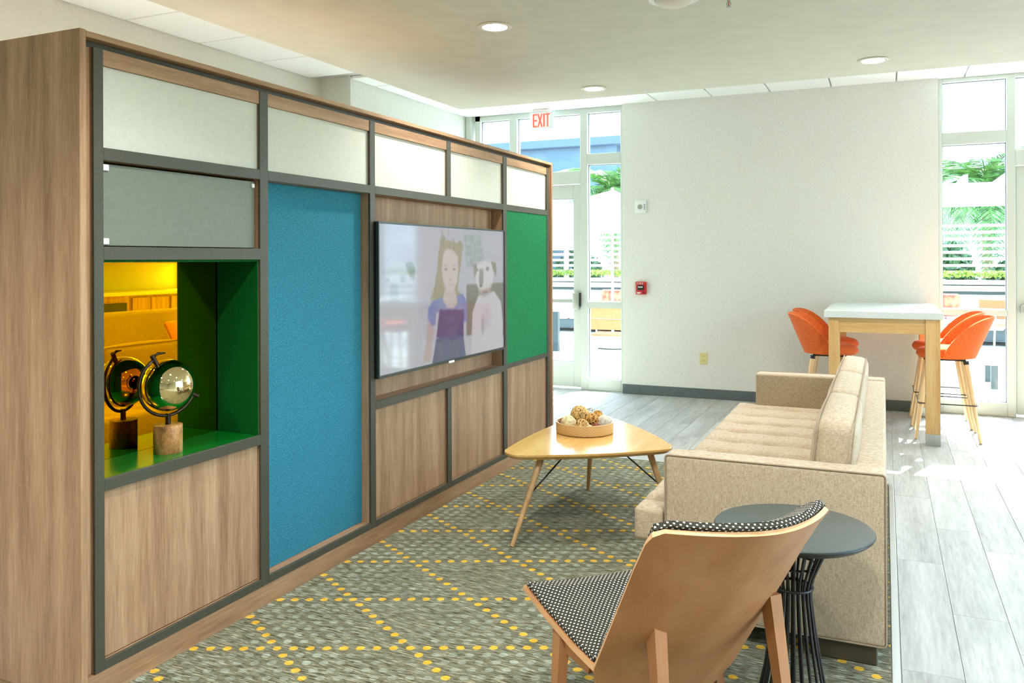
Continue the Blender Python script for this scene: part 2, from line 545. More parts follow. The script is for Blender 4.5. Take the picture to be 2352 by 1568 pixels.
def mk_carpet():
    m, nt, p = nodemat('dotted_carpet')
    L = nt.links.new
    p.inputs['Roughness'].default_value = 1.0
    p.inputs['Specular IOR Level'].default_value = 0.05
    def math_(op, a, b=None, c=None):
        n = N(nt, 'ShaderNodeMath', operation=op)
        for i, v in enumerate((a, b, c)):
            if v is None: continue
            if isinstance(v, (int, float)): n.inputs[i].default_value = v
            else: L(v, n.inputs[i])
        return n.outputs[0]
    tc = N(nt, 'ShaderNodeTexCoord')
    nzj = N(nt, 'ShaderNodeTexNoise', i_Scale=90.0, i_Detail=2.0)
    L(tc.outputs['Object'], nzj.inputs['Vector'])
    sp = N(nt, 'ShaderNodeSeparateXYZ')
    L(tc.outputs['Object'], sp.inputs[0])
    jit = math_('MULTIPLY', math_('SUBTRACT', nzj.outputs[0], 0.5), 0.010)
    dx = math_('ADD', math_('SUBTRACT', sp.outputs[0], 0.308), jit)
    dy = math_('ADD', math_('SUBTRACT', sp.outputs[1], 3.056), math_('MULTIPLY', jit, 0.6))
    s = math_('DIVIDE', dx, 0.0586)
    fi = math_('DIVIDE', math_('ADD', dy, math_('MULTIPLY', s, 0.0367)), 0.0629)
    fj = math_('SUBTRACT', s, fi)
    ri, rj = math_('ROUND', fi), math_('ROUND', fj)
    ei, ej = math_('SUBTRACT', fi, ri), math_('SUBTRACT', fj, rj)
    ex = math_('MULTIPLY', math_('ADD', ei, ej), 0.0586)
    ey = math_('SUBTRACT', math_('MULTIPLY', ei, 0.0262), math_('MULTIPLY', ej, 0.0367))
    r2 = math_('SQRT', math_('ADD', math_('MULTIPLY', ex, ex), math_('MULTIPLY', ey, ey)))
    dot = math_('LESS_THAN', r2, 0.0168)
    def is8(v):
        f = math_('ABSOLUTE', math_('SUBTRACT', math_('FRACT', math_('ADD', math_('DIVIDE', v, 8.0), 0.5)), 0.5))
        return math_('LESS_THAN', f, 0.03)
    yel = math_('MULTIPLY', math_('MAXIMUM', is8(ri), is8(rj)), dot)
    # streaky yarn ground, streaks running across the room
    mp = N(nt, 'ShaderNodeMapping')
    mp.inputs['Rotation'].default_value = (0, 0, -0.35)
    mp.inputs['Scale'].default_value = (0.10, 1.0, 1.0)
    L(tc.outputs['Object'], mp.inputs['Vector'])
    n1 = N(nt, 'ShaderNodeTexNoise', i_Scale=190.0, i_Detail=2.0, i_Roughness=0.6)
    L(mp.outputs[0], n1.inputs['Vector'])
    ground = ramp(nt, n1.outputs[0], [(0.36, (62, 64, 51)), (0.46, (123, 117, 93)), (0.55, (101, 112, 98)), (0.66, (176, 170, 145))])
    grey = ramp(nt, n1.outputs[0], [(0.34, (122, 132, 120)), (0.66, (178, 190, 178))])
    yell = ramp(nt, n1.outputs[0], [(0.34, (196, 146, 32)), (0.66, (236, 196, 70))])
    # each dot carries more or less grey, in large drifting patches
    n2 = N(nt, 'ShaderNodeTexNoise', i_Scale=2.2, i_Detail=1.0)
    L(tc.outputs['Object'], n2.inputs['Vector'])
    amt = math_('MULTIPLY', dot, math_('MULTIPLY_ADD', n2.outputs[0], 2.2, -0.65))
    amt = math_('MAXIMUM', math_('MINIMUM', amt, 0.9), 0.0)
    m1 = N(nt, 'ShaderNodeMix', data_type='RGBA')
    L(amt, m1.inputs[0]); L(ground, m1.inputs[6]); L(grey, m1.inputs[7])
    m2 = N(nt, 'ShaderNodeMix', data_type='RGBA')
    L(math_('MULTIPLY', yel, 0.92), m2.inputs[0]); L(m1.outputs[2], m2.inputs[6]); L(yell, m2.inputs[7])
    L(m2.outputs[2], p.inputs['Base Color'])
    bp = N(nt, 'ShaderNodeBump', i_Strength=0.4, i_Distance=0.004)
    L(n1.outputs[0], bp.inputs['Height']); L(bp.outputs[0], p.inputs['Normal'])
    return m
W['carpet'] = mk_carpet()

def mk_tweed():
    """charcoal basket weave with rows of short white stitches"""
    m, nt, p = nodemat('charcoal_tweed_white_stitch')
    L = nt.links.new
    p.inputs['Roughness'].default_value = 0.95
    p.inputs['Specular IOR Level'].default_value = 0.1
    uv = N(nt, 'ShaderNodeUVMap')
    sp = N(nt, 'ShaderNodeSeparateXYZ')
    L(uv.outputs[0], sp.inputs[0])
    def math_(op, a, b=None):
        n = N(nt, 'ShaderNodeMath', operation=op)
        for i, v in enumerate((a, b)):
            if v is None: continue
            if isinstance(v, (int, float)): n.inputs[i].default_value = v
            else: L(v, n.inputs[i])
        return n.outputs[0]
    # cells 15 mm x 9 mm, every other row shifted
    v = math_('DIVIDE', sp.outputs[1], 0.0095)
    row = math_('FLOOR', v)
    u = math_('ADD', math_('DIVIDE', sp.outputs[0], 0.0165), math_('MULTIPLY', math_('MODULO', row, 2.0), 0.5))
    fu = math_('ABSOLUTE', math_('SUBTRACT', math_('FRACT', u), 0.5))
    fv = math_('ABSOLUTE', math_('SUBTRACT', math_('FRACT', v), 0.5))
    st = math_('MULTIPLY', math_('LESS_THAN', fu, 0.17), math_('LESS_THAN', fv, 0.24))
    w1 = math_('ABSOLUTE', math_('SINE', math_('MULTIPLY', sp.outputs[0], 760.0)))
    w2 = math_('ABSOLUTE', math_('SINE', math_('MULTIPLY', sp.outputs[1], 660.0)))
    wv = math_('MULTIPLY', w1, w2)
    ground = ramp(nt, wv, [(0.0, (26, 27, 24)), (0.5, (62, 62, 56)), (1.0, (92, 92, 84))])
    mx = N(nt, 'ShaderNodeMix', data_type='RGBA')
    L(st, mx.inputs[0]); L(ground, mx.inputs[6])
    mx.inputs[7].default_value = (*lin((236, 228, 214)), 1)
    L(mx.outputs[2], p.inputs['Base Color'])
    bp = N(nt, 'ShaderNodeBump', i_Strength=0.35, i_Distance=0.002)
    L(wv, bp.inputs['Height']); L(bp.outputs[0], p.inputs['Normal'])
    return m
W['tweed'] = mk_tweed()

def mk_chevron():
    m, nt, p = nodemat('chevron_straw_tray')
    L = nt.links.new
    p.inputs['Roughness'].default_value = 0.45
    tc = N(nt, 'ShaderNodeTexCoord')
    sp = N(nt, 'ShaderNodeSeparateXYZ')
    L(tc.outputs['Object'], sp.inputs[0])
    def math_(op, a, b=None):
        n = N(nt, 'ShaderNodeMath', operation=op)
        for i, v in enumerate((a, b)):
            if v is None: continue
            if isinstance(v, (int, float)): n.inputs[i].default_value = v
            else: L(v, n.inputs[i])
        return n.outputs[0]
    ang = math_('MULTIPLY', math_('ARCTAN2', sp.outputs[1], sp.outputs[0]), 0.185)
    z = sp.outputs[2]
    tri = math_('ABSOLUTE', math_('SUBTRACT', math_('FRACT', math_('DIVIDE', ang, 0.085)), 0.5))
    k = math_('ADD', math_('MULTIPLY', tri, 0.14), z)
    line = math_('FRACT', math_('DIVIDE', k, 0.0155))
    L(ramp(nt, line, [(0.35, (240, 222, 178)), (0.45, (188, 142, 76)), (0.75, (206, 164, 98))]), p.inputs['Base Color'])
    return m
W['chevron'] = mk_chevron()

# ================================================================== THE SETTING
ZC = 3.226      # acoustic ceiling
YB = 8.976      # face of the papered wall
YW = 9.10       # plane of the glazing
XR, YR = 6.45, -4.5

b = B()
b.box(-2.9, XR + .3, YR - .3, YW + .2, -0.12, -0.02)
b.box(-2.9, -1.42, YR - .3, YW + .2, -0.02, 0)
b.box(-1.42, 0.0, YR - .3, 3.0, -0.02, 0)
b.box(-1.42, -0.02, 3.0, 6.03, -0.02, 0)
b.box(2.50, XR + .3, YR - .3, 2.9, -0.02, 0)
b.box(4.10, XR + .3, 2.9, YW + .2, -0.02, 0)
floor = b.done('floor', W['plank'], kind='structure')
# planks: lengthwise along y, one by one
pm = {}
def plank(x0, y0, x1, y1):
    k = (round(x1 - x0, 3), round(y1 - y0, 3))
    if k not in pm:
        o = B().box(-k[0] / 2 + .0006, k[0] / 2 - .0006, -k[1] / 2 + .0006, k[1] / 2 - .0006, -0.02, 0.0, 0.0012).done('plank', W['plank'])
        pm[k] = o
    else:
        o = dup(pm[k])
    o.parent = floor
    o.location = ((x0 + x1) / 2, (y0 + y1) / 2, 0)
PW = 0.205
i = 0
x = 2.50
while x < 4.09:
    x1 = min(x + PW, 4.10)
    y = 2.9
    first = [0.45, 1.05, 0.75, 0.2][i % 4] + 0.0
    cuts = [2.9]
    yy = 2.9 + first
    while yy < YW - .1:
        cuts.append(yy); yy += 1.22
    cuts.append(YW)
    for a, c in zip(cuts, cuts[1:]): plank(x, a, x1, c)
    x = x1; i += 1
x = -1.42
while x < 2.49:
    x1 = min(x + PW, 2.50)
    if 2.50 - x1 < 0.05: x1 = 2.50
    first = [0.5, 1.1, 0.8, 0.25, 0.95][i % 5]
    cuts = [6.05]; yy = 6.05 + first
    while yy < YW - .1:
        cuts.append(yy); yy += 1.22
    cuts.append(YW)
    for a, c in zip(cuts, cuts[1:]): plank(x, a, x1, c)
    x = x1; i += 1

carpet = B().box(-0.015, 2.465, YR, 6.03, -0.019, 0.004).done('carpet', W['carpet'])
tag(carpet, 'patterned carpet with grey dots and yellow dotted diamond lines under the sofa', 'carpet')
b = B(); b.box(2.467, 2.498, YR, 6.048, -0.019, 0.008, 0.003); b.box(-0.015, 2.466, 6.032, 6.048, -0.019, 0.008, 0.003)
b.done('trim_1', W['steel'], kind='structure')

# walls
B().box(-2.9, -2.54, YR - .3, 6.62, -.02, ZC + .3).box(-2.9, -2.20, 6.62, YW + .2, -.02, ZC + .3).done('wall_left', W['wall'], kind='structure')
B().box(-0.22, 2.925, YB, YW + .17, -.02, ZC + .1).done('wall_back', W['wallpaper'], kind='structure')
B().box(XR, XR + .3, 4.9, YW + .2, -.02, ZC + .3).box(XR, XR + .3, YR - .3, 1.2, -.02, ZC + .3).done('wall_right', W['wall'], kind='structure')
B().box(-2.9, XR + .3, YR - .3, YR, -.02, ZC + .3).done('wall_rear', W['wall'], kind='structure')
B().box(-0.222, 2.927, YB - .012, YB, 0, 0.105, 0.003).box(2.925, 2.937, YB - .012, YW - .03, 0, 0.105).done('baseboard_back', W['base'], kind='structure')
b = B()
b.box(-2.54, -2.528, -4.4, 6.62, 0, 0.105); b.box(-2.2, -2.188, 6.62, 9.03, 0, .105)
b.done('baseboard_left', W['base'], kind='structure')

# soffit and tiled ceiling
SOF = 2.80
B().box(-0.915, 5.2, YR, 6.42, SOF, ZC + .25).done('ceiling_soffit', W['soffit'], kind='structure')
ceil = B().box(-2.9, XR + .3, YR - .3, YW + .2, ZC + .03, ZC + .3).done('ceiling', W['grid'], kind='structure')
tm = {}
def ctile(x0, x1, y0, y1, z=ZC, par=None):
    g = 0.007
    k = (round(x1 - x0, 3), round(y1 - y0, 3))
    if k not in tm:
        tm[k] = B().box(-k[0] / 2 + g, k[0] / 2 - g, -k[1] / 2 + g, k[1] / 2 - g, 0.0, 0.028, 0.004).done('ceiling_tile', W['tile'])
        o = tm[k]
    else:
        o = dup(tm[k])
    o.parent = ceil
    o.location = ((x0 + x1) / 2, (y0 + y1) / 2, z)
# back strip: joints across at 0.595 m
xs = [0.177 + 0.595 * k for k in range(-4, 11)]
for a, c in zip([-2.2] + xs, xs + [XR]):
    if c - a > 0.02:
        ctile(a, c, 8.30, YW - .06)
        ctile(a, c, 7.66, 8.30)
        if a > -2.19: ctile(a, c, 7.02, 7.66); ctile(a, c, 6.43, 7.02)
ys = [-4.5 + 0.0] + [4.33 + 0.702 * k for k in range(-12, 4)]
for a, c in zip(ys, ys[1:]):
    if c > 6.7: c = 6.62
    if c - a > .05:
        ctile(-2.54, -1.78, a, c)
        ctile(-1.78, -0.93, a, c)
ctile(-2.2, -1.603, 6.62, 7.02)
ctile(-2.2, -1.603, 7.02, 7.66)
ctile(-1.603, -0.93, 6.436, 6.62)
for k in range(16):
    ctile(5.22, 5.84, YR + .69 * k, YR + .69 * (k + 1) if k < 15 else 6.43)
    ctile(5.84, XR, YR + .69 * k, YR + .69 * (k + 1) if k < 15 else 6.43)

# ------------------------------------------------------------------ glazing
def gl_root(name):
    return thing(name, kind='structure', loc=(0, YW, 0))
FD0, FD1 = YW - .055, YW + .055
def member(par, name, x0, x1, z0, z1, d0=FD0, d1=FD1, mat='whitep'):
    return B().box(x0, x1, d0, d1, z0, z1, 0.004).done(name, W[mat], par)
def pane(par, x0, x1, z0, z1, y=YW + .01, gask=True):
    B().box(x0, x1, y - .004, y + .004, z0, z1).done('pane', W['glass'], par)
    if gask:
        g = .006
        b = B()
        b.box(x0, x0 + g, y - .014, y + .014, z0, z1).box(x1 - g, x1, y - .014, y + .014, z0, z1)
        b.box(x0 + g, x1 - g, y - .014, y + .014, z0, z0 + g).box(x0 + g, x1 - g, y - .014, y + .014, z1 - g, z1)
        b.done('gasket', W['gasket'], par)

def door(name, x0, x1, ztop, zg0, zg1, stile, bar_z, hinge_left=True, lever=False):
    r = gl_root(name)
    d0, d1 = YW - .025, YW + .025
    member(r, 'door_stile', x0, x0 + stile, 0.02, ztop, d0, d1)
    member(r, 'door_stile', x1 - stile, x1, 0.02, ztop, d0, d1)
    member(r, 'door_rail', x0 + stile, x1 - stile, zg1, ztop, d0, d1)
    member(r, 'door_rail', x0 + stile, x1 - stile, 0.02, zg0, d0, d1)
    pane(r, x0 + stile, x1 - stile, zg0, zg1, YW)
    # exit bar with end case
    xc = x1 - stile * .45
    b = B(); b.box(x0 + .04, xc, d0 - .055, d0 - .02, bar_z - .022, bar_z + .022, .005)
    b.done('push_bar', W['steel'], r)
    b = B(); b.box(xc - .045, xc + .04, d0 - .07, d0 - .0005, bar_z - .095, bar_z + .095, .014, 2)
    cs = b.done('latch_case', W['steel'], r, smooth=40)
    B().box(xc + .041, xc + .052, d0 - .06, d0 - .0005, bar_z - .06, bar_z + .095).done('strike', W['black'], r)
    B().box(x0 + .03, x0 + .10, d0 - .06, d0 - .0005, bar_z - .04, bar_z + .04, .01).done('end_case', W['steel'], r)
    return r

w1 = gl_root('window_1')
member(w1, 'jamb', -2.195, -2.115, 0, ZC + .01, YW - .10, YW + .06)
member(w1, 'mullion', -2.09, -2.018, 0, ZC + .01)
member(w1, 'head_rail', -2.115, -0.225, 3.165, ZC + .02)
member(w1, 'mullion', -1.632, -1.535, 0, 3.165)
member(w1, 'mullion', -0.742, -0.655, 0, 3.165)
member(w1, 'mullion', -0.262, -0.225, 0, 3.165)
member(w1, 'sill_rail', -2.018, -1.632, 0, .13)
member(w1, 'rail', -2.018, -1.632, 0.945, 1.01)
member(w1, 'rail', -2.018, -1.632, 2.58, 2.70)
pane(w1, -2.018, -1.632, .13, .945); pane(w1, -2.018, -1.632, 1.01, 2.58); pane(w1, -2.018, -1.632, 2.70, 3.165)
member(w1, 'door_header', -1.535, -0.742, 2.365, 2.512)
pane(w1, -1.535, -0.742, 2.512, 3.165)
member(w1, 'sill_rail', -0.655, -0.262, 0, .132)
member(w1, 'rail', -0.655, -0.262, 0.94, 1.012)
member(w1, 'rail', -0.655, -0.262, 2.575, 2.70)
pane(w1, -0.655, -0.262, .132, .94); pane(w1, -0.655, -0.262, 1.012, 2.575); pane(w1, -0.655, -0.262, 2.70, 3.165)
door('door_1', -1.53, -0.747, 2.358, 0.31, 2.20, 0.088, 1.015)

w2 = gl_root('window_2')
member(w2, 'mullion', 2.928, 2.962, 0, ZC + .01)
member(w2, 'head_rail', 2.962, XR, 3.19, ZC + .02)
member(w2, 'mullion', 3.50, 3.572, 0, 3.19)
member(w2, 'sill_rail', 2.962, 3.50, 0, .125)
member(w2, 'rail', 2.962, 3.50, .945, 1.006)
member(w2, 'rail', 2.962, 3.50, 2.585, 2.705)
pane(w2, 2.962, 3.50, .125, .945); pane(w2, 2.962, 3.50, 1.006, 2.585); pane(w2, 2.962, 3.50, 2.705, 3.19)
member(w2, 'door_header', 3.572, 4.42, 2.365, 2.512)
pane(w2, 3.572, 4.42, 2.512, 3.19)
member(w2, 'mullion', 4.42, 4.492, 0, 3.19)
XM = 4.492
BW = (XR - XM) / 2 - .072
for k in range(2):
    xa, xb = XM, XM + BW
    member(w2, 'sill_rail', xa, xb, 0, .125)
    member(w2, 'rail', xa, xb, .945, 1.006)
    member(w2, 'rail', xa, xb, 2.585, 2.705)
    pane(w2, xa, xb, .125, .945); pane(w2, xa, xb, 1.006, 2.585); pane(w2, xa, xb, 2.705, 3.19)
    member(w2, 'mullion', xb, xb + .072, 0, 3.19)
    XM = xb + .072
w3 = thing('added_fill_window', kind='structure', loc=(XR + .1, 0, 0))  # unseen glazing, added to bring soft fill daylight from the right
yy0 = YR + .3
NB = 3
yy0 = 1.2
wid = (4.9 - yy0) / NB
for k in range(NB):
    ya, yb = yy0 + wid * k, yy0 + wid * (k + 1)
    B().box(XR + .05, XR + .16, ya, ya + .07, 0, ZC + .02, .004).done('mullion', W['whitep'], w3)
    for za, zb in ((0, .125), (.945, 1.006), (2.585, 2.705), (3.19, ZC + .02)):
        B().box(XR + .05, XR + .16, ya + .07, yb, za, zb, .004).done('rail', W['whitep'], w3)
    for za, zb in ((.125, .945), (1.006, 2.585), (2.705, 3.19)):
        B().box(XR + .10, XR + .108, ya + .07, yb, za, zb).done('pane', W['glass'], w3)
door('door_2', 3.577, 4.415, 2.358, 0.31, 2.20, 0.10, 1.015)

# ================================================================== MEDIA WALL UNIT
cab = thing('wall_unit', 'long walnut wall unit with grey grid frame and teal and green felt panels', 'cabinet', (-0.3, 4.09, 0))
a_, b_, c_, d_, e_, g_, h_, i_, j_, k_ = 2.036, 2.821, 2.873, 3.659, 3.706, 4.497, 4.547, 5.321, 5.382, 6.150
S0, S5 = 1.997, 6.188
z8, z7, z6, z5, z4, z3, z2, z1, z0 = .094, .1265, .706, .7485, 1.501, 1.548, 1.845, 1.888, 2.171
CF = 0.015                       # front of the carcass edge
CB = -0.64                       # back of the unit
def part(name, mat, *boxes, bev=0.0, label=None, par=cab):
    bb = B()
    for q in boxes: bb.box(*q, bev)
    return bb.done(name, W[mat], par, label=label)
part('side_panel', 'walnut_z', (CB, CF, 1.932, 1.957, 0.03, 2.272), bev=.0015)
part('side_panel', 'walnut_z', (CB, CF, 6.212, 6.237, 0.03, 2.272), bev=.0015)
part('top_board', 'walnut_y', (CB, CF, 1.957, 6.212, 2.249, 2.269), bev=.0015)
part('back_panel', 'walnut_z', (CB, CB + .018, 1.957, 6.212, 0.03, 2.249))
part('plinth', 'walnut_y', (CB + .02, -0.004, 1.957, 6.212, 0.0, z8 - .002))
part('plinth_side', 'walnut_x', (CB + .01, -0.03, 1.938, 1.9565, 0.0, 0.0295))
part('end_filler', 'walnut_z', (-.30, -0.02, 1.957, S0, z8, 2.225))
part('end_filler', 'walnut_z', (-.30, -0.02, S5, 6.212, z8, 2.225))
part('shadow_rail', 'frame', (-.30, -0.03, 1.957, 6.212, 2.226, 2.2485))  # dark laminate stands in for the shadow line below the top board
ST = [(S0, a_, z8, 2.225), (b_, c_, z8, 2.225), (d_, e_, z8, 2.225), (g_, h_, z1, 2.225), (g_, h_, z8, z6), (i_, j_, z8, 2.225), (k_, S5, z8, 2.225)]
for (y0, y1, za, zb) in ST:
    part('stile', 'frame', (-.012, 0, y0, y1, za, zb), bev=.001)
    part('partition', 'walnut_z', (-.26, -.0125, y0 + .0006, y1 - .0006, za + .001, zb - .001))
def rail(y0, y1, za, zb, deep=-.26):
    part('rail', 'frame', (-.012, 0, y0, y1, za, zb), bev=.001)
    part('shelf', 'walnut_y', (deep, -.0125, y0, y1, za + .0006, zb - .0006))
BAYS = [(a_, b_), (c_, d_), (e_, g_), (h_, i_), (j_, k_)]
for (y0, y1) in BAYS:
    rail(y0, y1, z8, z7)
    part('top_rail', 'walnut_y', (-.24, -.004, y0, y1, z0, 2.2245))
    part('cream_panel', 'cream', (-.034, -.016, y0 + .001, y1 - .001, z1, z0 - .001))
rail(a_, b_, z1 - .043, z1)
rail(c_, d_, z1 - .043, z1)
rail(e_, i_, z1 - .043, z1)
rail(j_, k_, z1 - .043, z1)
rail(a_, b_, z4, z3)
part('rail', 'frame', (-.012, 0, a_, b_, z6, z5), bev=.001)
part('shelf_core', 'walnut_y', (-.26, -.0125, a_, b_, z6 + .0006, z5 - .008))
rail(e_, i_, .709, .7525)
rail(j_, k_, .723, .7545)
# doors
for (y0, y1), zt, dp in ((BAYS[0], z6, .018), (BAYS[2], .709, .018), (BAYS[3], .709, .018), (BAYS[4], .723, .018)):
    part('door', 'walnut_z', (-dp - .018, -dp, y0 + .002, y1 - .002, z7 + .003, zt - .002), bev=.001, label='walnut lower door without handle')
part('grey_panel', 'greyglass', (-.041, -.023, a_ + .002, b_ - .012, z3 + .004, z2 - .010), label='grey glass panel held by white clips')
for (yy, zz, w_, h_q) in ((a_ + .018, z2 - .023, .034, .022), (b_ - .024, z2 - .028, .016, .018), (a_ + .018, z3 + .018, .034, .022)):
    part('panel_clip', 'clip', (-.0228, -.014, yy - w_ / 2, yy + w_ / 2, zz - h_q / 2, zz + h_q / 2), bev=.002, label='small white plastic panel clip')
part('felt_panel', 'blue', (-.08, -.058, c_ + .001, d_ - .001, z7 + .001, z1 - .044), label='tall teal felt panel')
part('felt_panel', 'green', (-.03, -.004, j_ + .001, k_ - .001, .7555, z1 - .044), label='green felt panel beside the television')
part('niche_back', 'walnut_z', (-.115, -.095, e_, i_, .7525, z1 - .044), label='walnut back of the television recess')
# niche for the globe
part('niche_side', 'nichegreen', (-.236, -.013, b_ - .006, b_ - .0002, z5 + .001, z4 - .001), label='deep green niche lining')
part('niche_side', 'nichegreen', (-.236, -.013, a_ + .0002, a_ + .006, z5 + .001, z4 - .001), label='deep green niche lining')
part('niche_ceiling', 'nichegreen', (-.236, -.013, a_ + .006, b_ - .006, z4 - .008, z4 - .001), label='deep green niche lining')
part('niche_shelf', 'shelfgreen', (-.24, -.0125, a_, b_, z5 - .0078, z5), label='glossy deep green niche shelf')
part('mirror', 'gold', (-.248, -.24, a_ + .0005, b_ - .0005, z5 + .0005, z4 - .001), label='gold tinted mirror at the back of the niche')

# ------------------------------------------------------------------ television
tv = thing('television', 'large wall-mounted television showing a girl beside a white dog', 'television', (0.0, 4.487, 0.872))
TY0, TY1, TZ0, TZ1 = 3.69, 5.285, .872, 1.70
B().box(-.035, .020, TY0, TY1, TZ0, TZ1, .004).done('housing', W['black'], tv)
bz = .010
b = B()
b.box(.0202, .031, TY0, TY1, TZ1 - bz, TZ1, .001).box(.0202, .031, TY0, TY1, TZ0, TZ0 + bz * 1.6, .001)
b.box(.0202, .031, TY0, TY0 + bz, TZ0 + bz * 1.6, TZ1 - bz, .001).box(.0202, .031, TY1 - bz, TY1, TZ0 + bz * 1.6, TZ1 - bz, .001)
b.done('bezel', W['bezel'], tv)
B().box(.0312, .0335, 4.452, 4.522, TZ0 - .004, TZ0 + .010, .001).done('maker_plate', W['clip'], tv)
B().box(-.094, -.0355, 4.1, 4.9, 1.05, 1.5).done('wall_mount', W['black'], tv)
# screen: a grid whose colour attribute carries the broadcast picture
PICT = {
'hair': [(0.429, 0.89), (0.471, 0.907), (0.53, 0.897), (0.592, 0.88), (0.605, 0.832), (0.596, 0.737), (0.577, 0.624), (0.564, 0.523), (0.608, 0.479), (0.635, 0.429), (0.477, 0.397), (0.364, 0.454), (0.348, 0.47), (0.38, 0.565), (0.401, 0.678), (0.409, 0.791)],
'face': [(0.45, 0.807), (0.479, 0.845), (0.53, 0.831), (0.569, 0.784), (0.571, 0.688), (0.564, 0.594), (0.537, 0.524), (0.503, 0.504), (0.47, 0.529), (0.445, 0.607), (0.438, 0.699)],
'neck': [(0.461, 0.529), (0.546, 0.524), (0.564, 0.435), (0.529, 0.384), (0.477, 0.397), (0.445, 0.461)],
'shirt': [(0.436, 0.478), (0.364, 0.454), (0.332, 0.405), (0.329, 0.324), (0.363, 0.274), (0.387, 0.279), (0.395, 0.376), (0.461, 0.421)],
'shirt2': [(0.555, 0.476), (0.608, 0.495), (0.64, 0.428), (0.644, 0.274), (0.608, 0.262), (0.59, 0.353)],
'chest': [(0.40, 0.45), (0.455, 0.455), (0.49, 0.40), (0.55, 0.40), (0.60, 0.46), (0.63, 0.38), (0.617, 0.36), (0.40, 0.37)],
'bib': [(0.419, 0.388), (0.617, 0.366), (0.616, 0.14), (0.545, 0.122), (0.394, 0.187)],
'skirt': [(0.394, 0.179), (0.616, 0.14), (0.634, 0.0), (0.362, 0.0)],
'armL': [(0.332, 0.309), (0.375, 0.273), (0.362, 0.124), (0.347, 0.016), (0.293, 0.024), (0.317, 0.163)],
'plaque': [(0.619, 0.961), (0.776, 0.958), (0.804, 0.751), (0.75, 0.743), (0.702, 0.694), (0.646, 0.703)],
'couch': [(0.64, 0.558), (1.0, 0.56), (1.0, 0.10), (0.643, 0.161)],
'dogb': [(0.749, 0.467), (0.902, 0.49), (0.971, 0.397), (0.992, 0.217), (0.986, 0.0), (0.68, 0.0), (0.696, 0.341)],
'dogh': [(0.735, 0.719), (0.809, 0.751), (0.876, 0.733), (0.902, 0.646), (0.881, 0.543), (0.819, 0.471), (0.759, 0.5), (0.725, 0.586)],
'ear1': [(0.702, 0.719), (0.735, 0.727), (0.735, 0.652), (0.713, 0.611)],
'ear2': [(0.871, 0.743), (0.918, 0.733), (0.929, 0.663), (0.918, 0.611), (0.897, 0.656)],
'mark': [(0.76, 0.685), (0.799, 0.684), (0.799, 0.565), (0.769, 0.525), (0.754, 0.585)],
'mouth': [(0.749, 0.51), (0.809, 0.531), (0.881, 0.56), (0.86, 0.476), (0.808, 0.446), (0.754, 0.476)],
'muzzle': [(0.77, 0.51), (0.80, 0.56), (0.86, 0.565), (0.87, 0.53), (0.82, 0.52)],
'dog2h': [(0.045, 0.721), (0.104, 0.755), (0.172, 0.733), (0.179, 0.641), (0.144, 0.587), (0.07, 0.591), (0.038, 0.647)],
'dog2b': [(0.019, 0.594), (0.172, 0.599), (0.258, 0.493), (0.271, 0.318), (0.332, 0.161), (0.347, 0.0), (0.0, 0.0), (0.0, 0.4)],
'd2ear': [(0.172, 0.733), (0.215, 0.75), (0.24, 0.703), (0.233, 0.617), (0.207, 0.633)],
'd2e1': [(0.045, 0.64), (0.071, 0.639), (0.07, 0.611), (0.048, 0.612)],
'd2e2': [(0.137, 0.65), (0.172, 0.649), (0.169, 0.606), (0.14, 0.607)],
'd2m': [(0.077, 0.604), (0.124, 0.601), (0.13, 0.476), (0.07, 0.482)],
}
PNX, PNY = 300, 156
uu, vv = np.meshgrid(np.linspace(0, 1, PNX + 1), np.linspace(0, 1, PNY + 1))
img = np.zeros((PNY + 1, PNX + 1, 3))
img[:] = (196, 198, 212)
rngn = np.random.default_rng(3)
def inside(poly):
    res = np.zeros(uu.shape, bool)
    n = len(poly)
    for q in range(n):
        x1, y1 = poly[q]; x2, y2 = poly[(q + 1) % n]
        if y1 == y2: continue
        cond = ((y1 > vv) != (y2 > vv)) & (uu < (x2 - x1) * (vv - y1) / (y2 - y1) + x1)
        res ^= cond
    return res
def blur(mm, k):
    mm = mm.astype(float)
    for _ in range(k):
        p2 = np.pad(mm, 1, mode='edge')
        mm = (p2[:-2, 1:-1] + p2[2:, 1:-1] + p2[1:-1, :-2] + p2[1:-1, 2:] + 2 * p2[1:-1, 1:-1]) / 6
    return mm
def paint(key, col, alpha=1.0, k=2, grain=0.0):
    mm = blur(inside(PICT[key]), k) * alpha
    cc = np.array(col, float) + (rngn.normal(0, grain, uu.shape)[..., None] if grain else 0)
    img[:] = img * (1 - mm[..., None]) + cc * mm[..., None]
def spot(u0, v0, ru, rv, col, alpha=1.0):
    mm = np.clip(1.6 - 1.6 * (((uu - u0) / ru) ** 2 + ((vv - v0) / rv) ** 2), 0, 1) * alpha
    img[:] = img * (1 - mm[..., None]) + np.array(col, float) * mm[..., None]
pl_m = blur(inside(PICT['plaque']), 2)
pat = 0.5 + 0.5 * np.sin(np.hypot((uu - .71) * 60, (vv - .83) * 34) * 1.3) * np.cos(np.arctan2(vv - .83, uu - .71) * 7)
img[:] = img * (1 - pl_m[..., None]) + (np.array((150, 164, 168)) + pat[..., None] * 36) * pl_m[..., None]
paint('couch', (112, 110, 92), .9)
paint('dog2b', (200, 208, 218), .9, 5); paint('dog2h', (206, 216, 222), .9, 5); paint('d2m', (150, 172, 176), .7, 5)
paint('d2e1', (130, 150, 156), .8, 4); paint('d2e2', (130, 150, 156), .8, 4); paint('d2ear', (118, 130, 112), .95, 3)
paint('armL', (196, 176, 172), 1)
paint('hair', (164, 152, 116), 1, 3, 5)
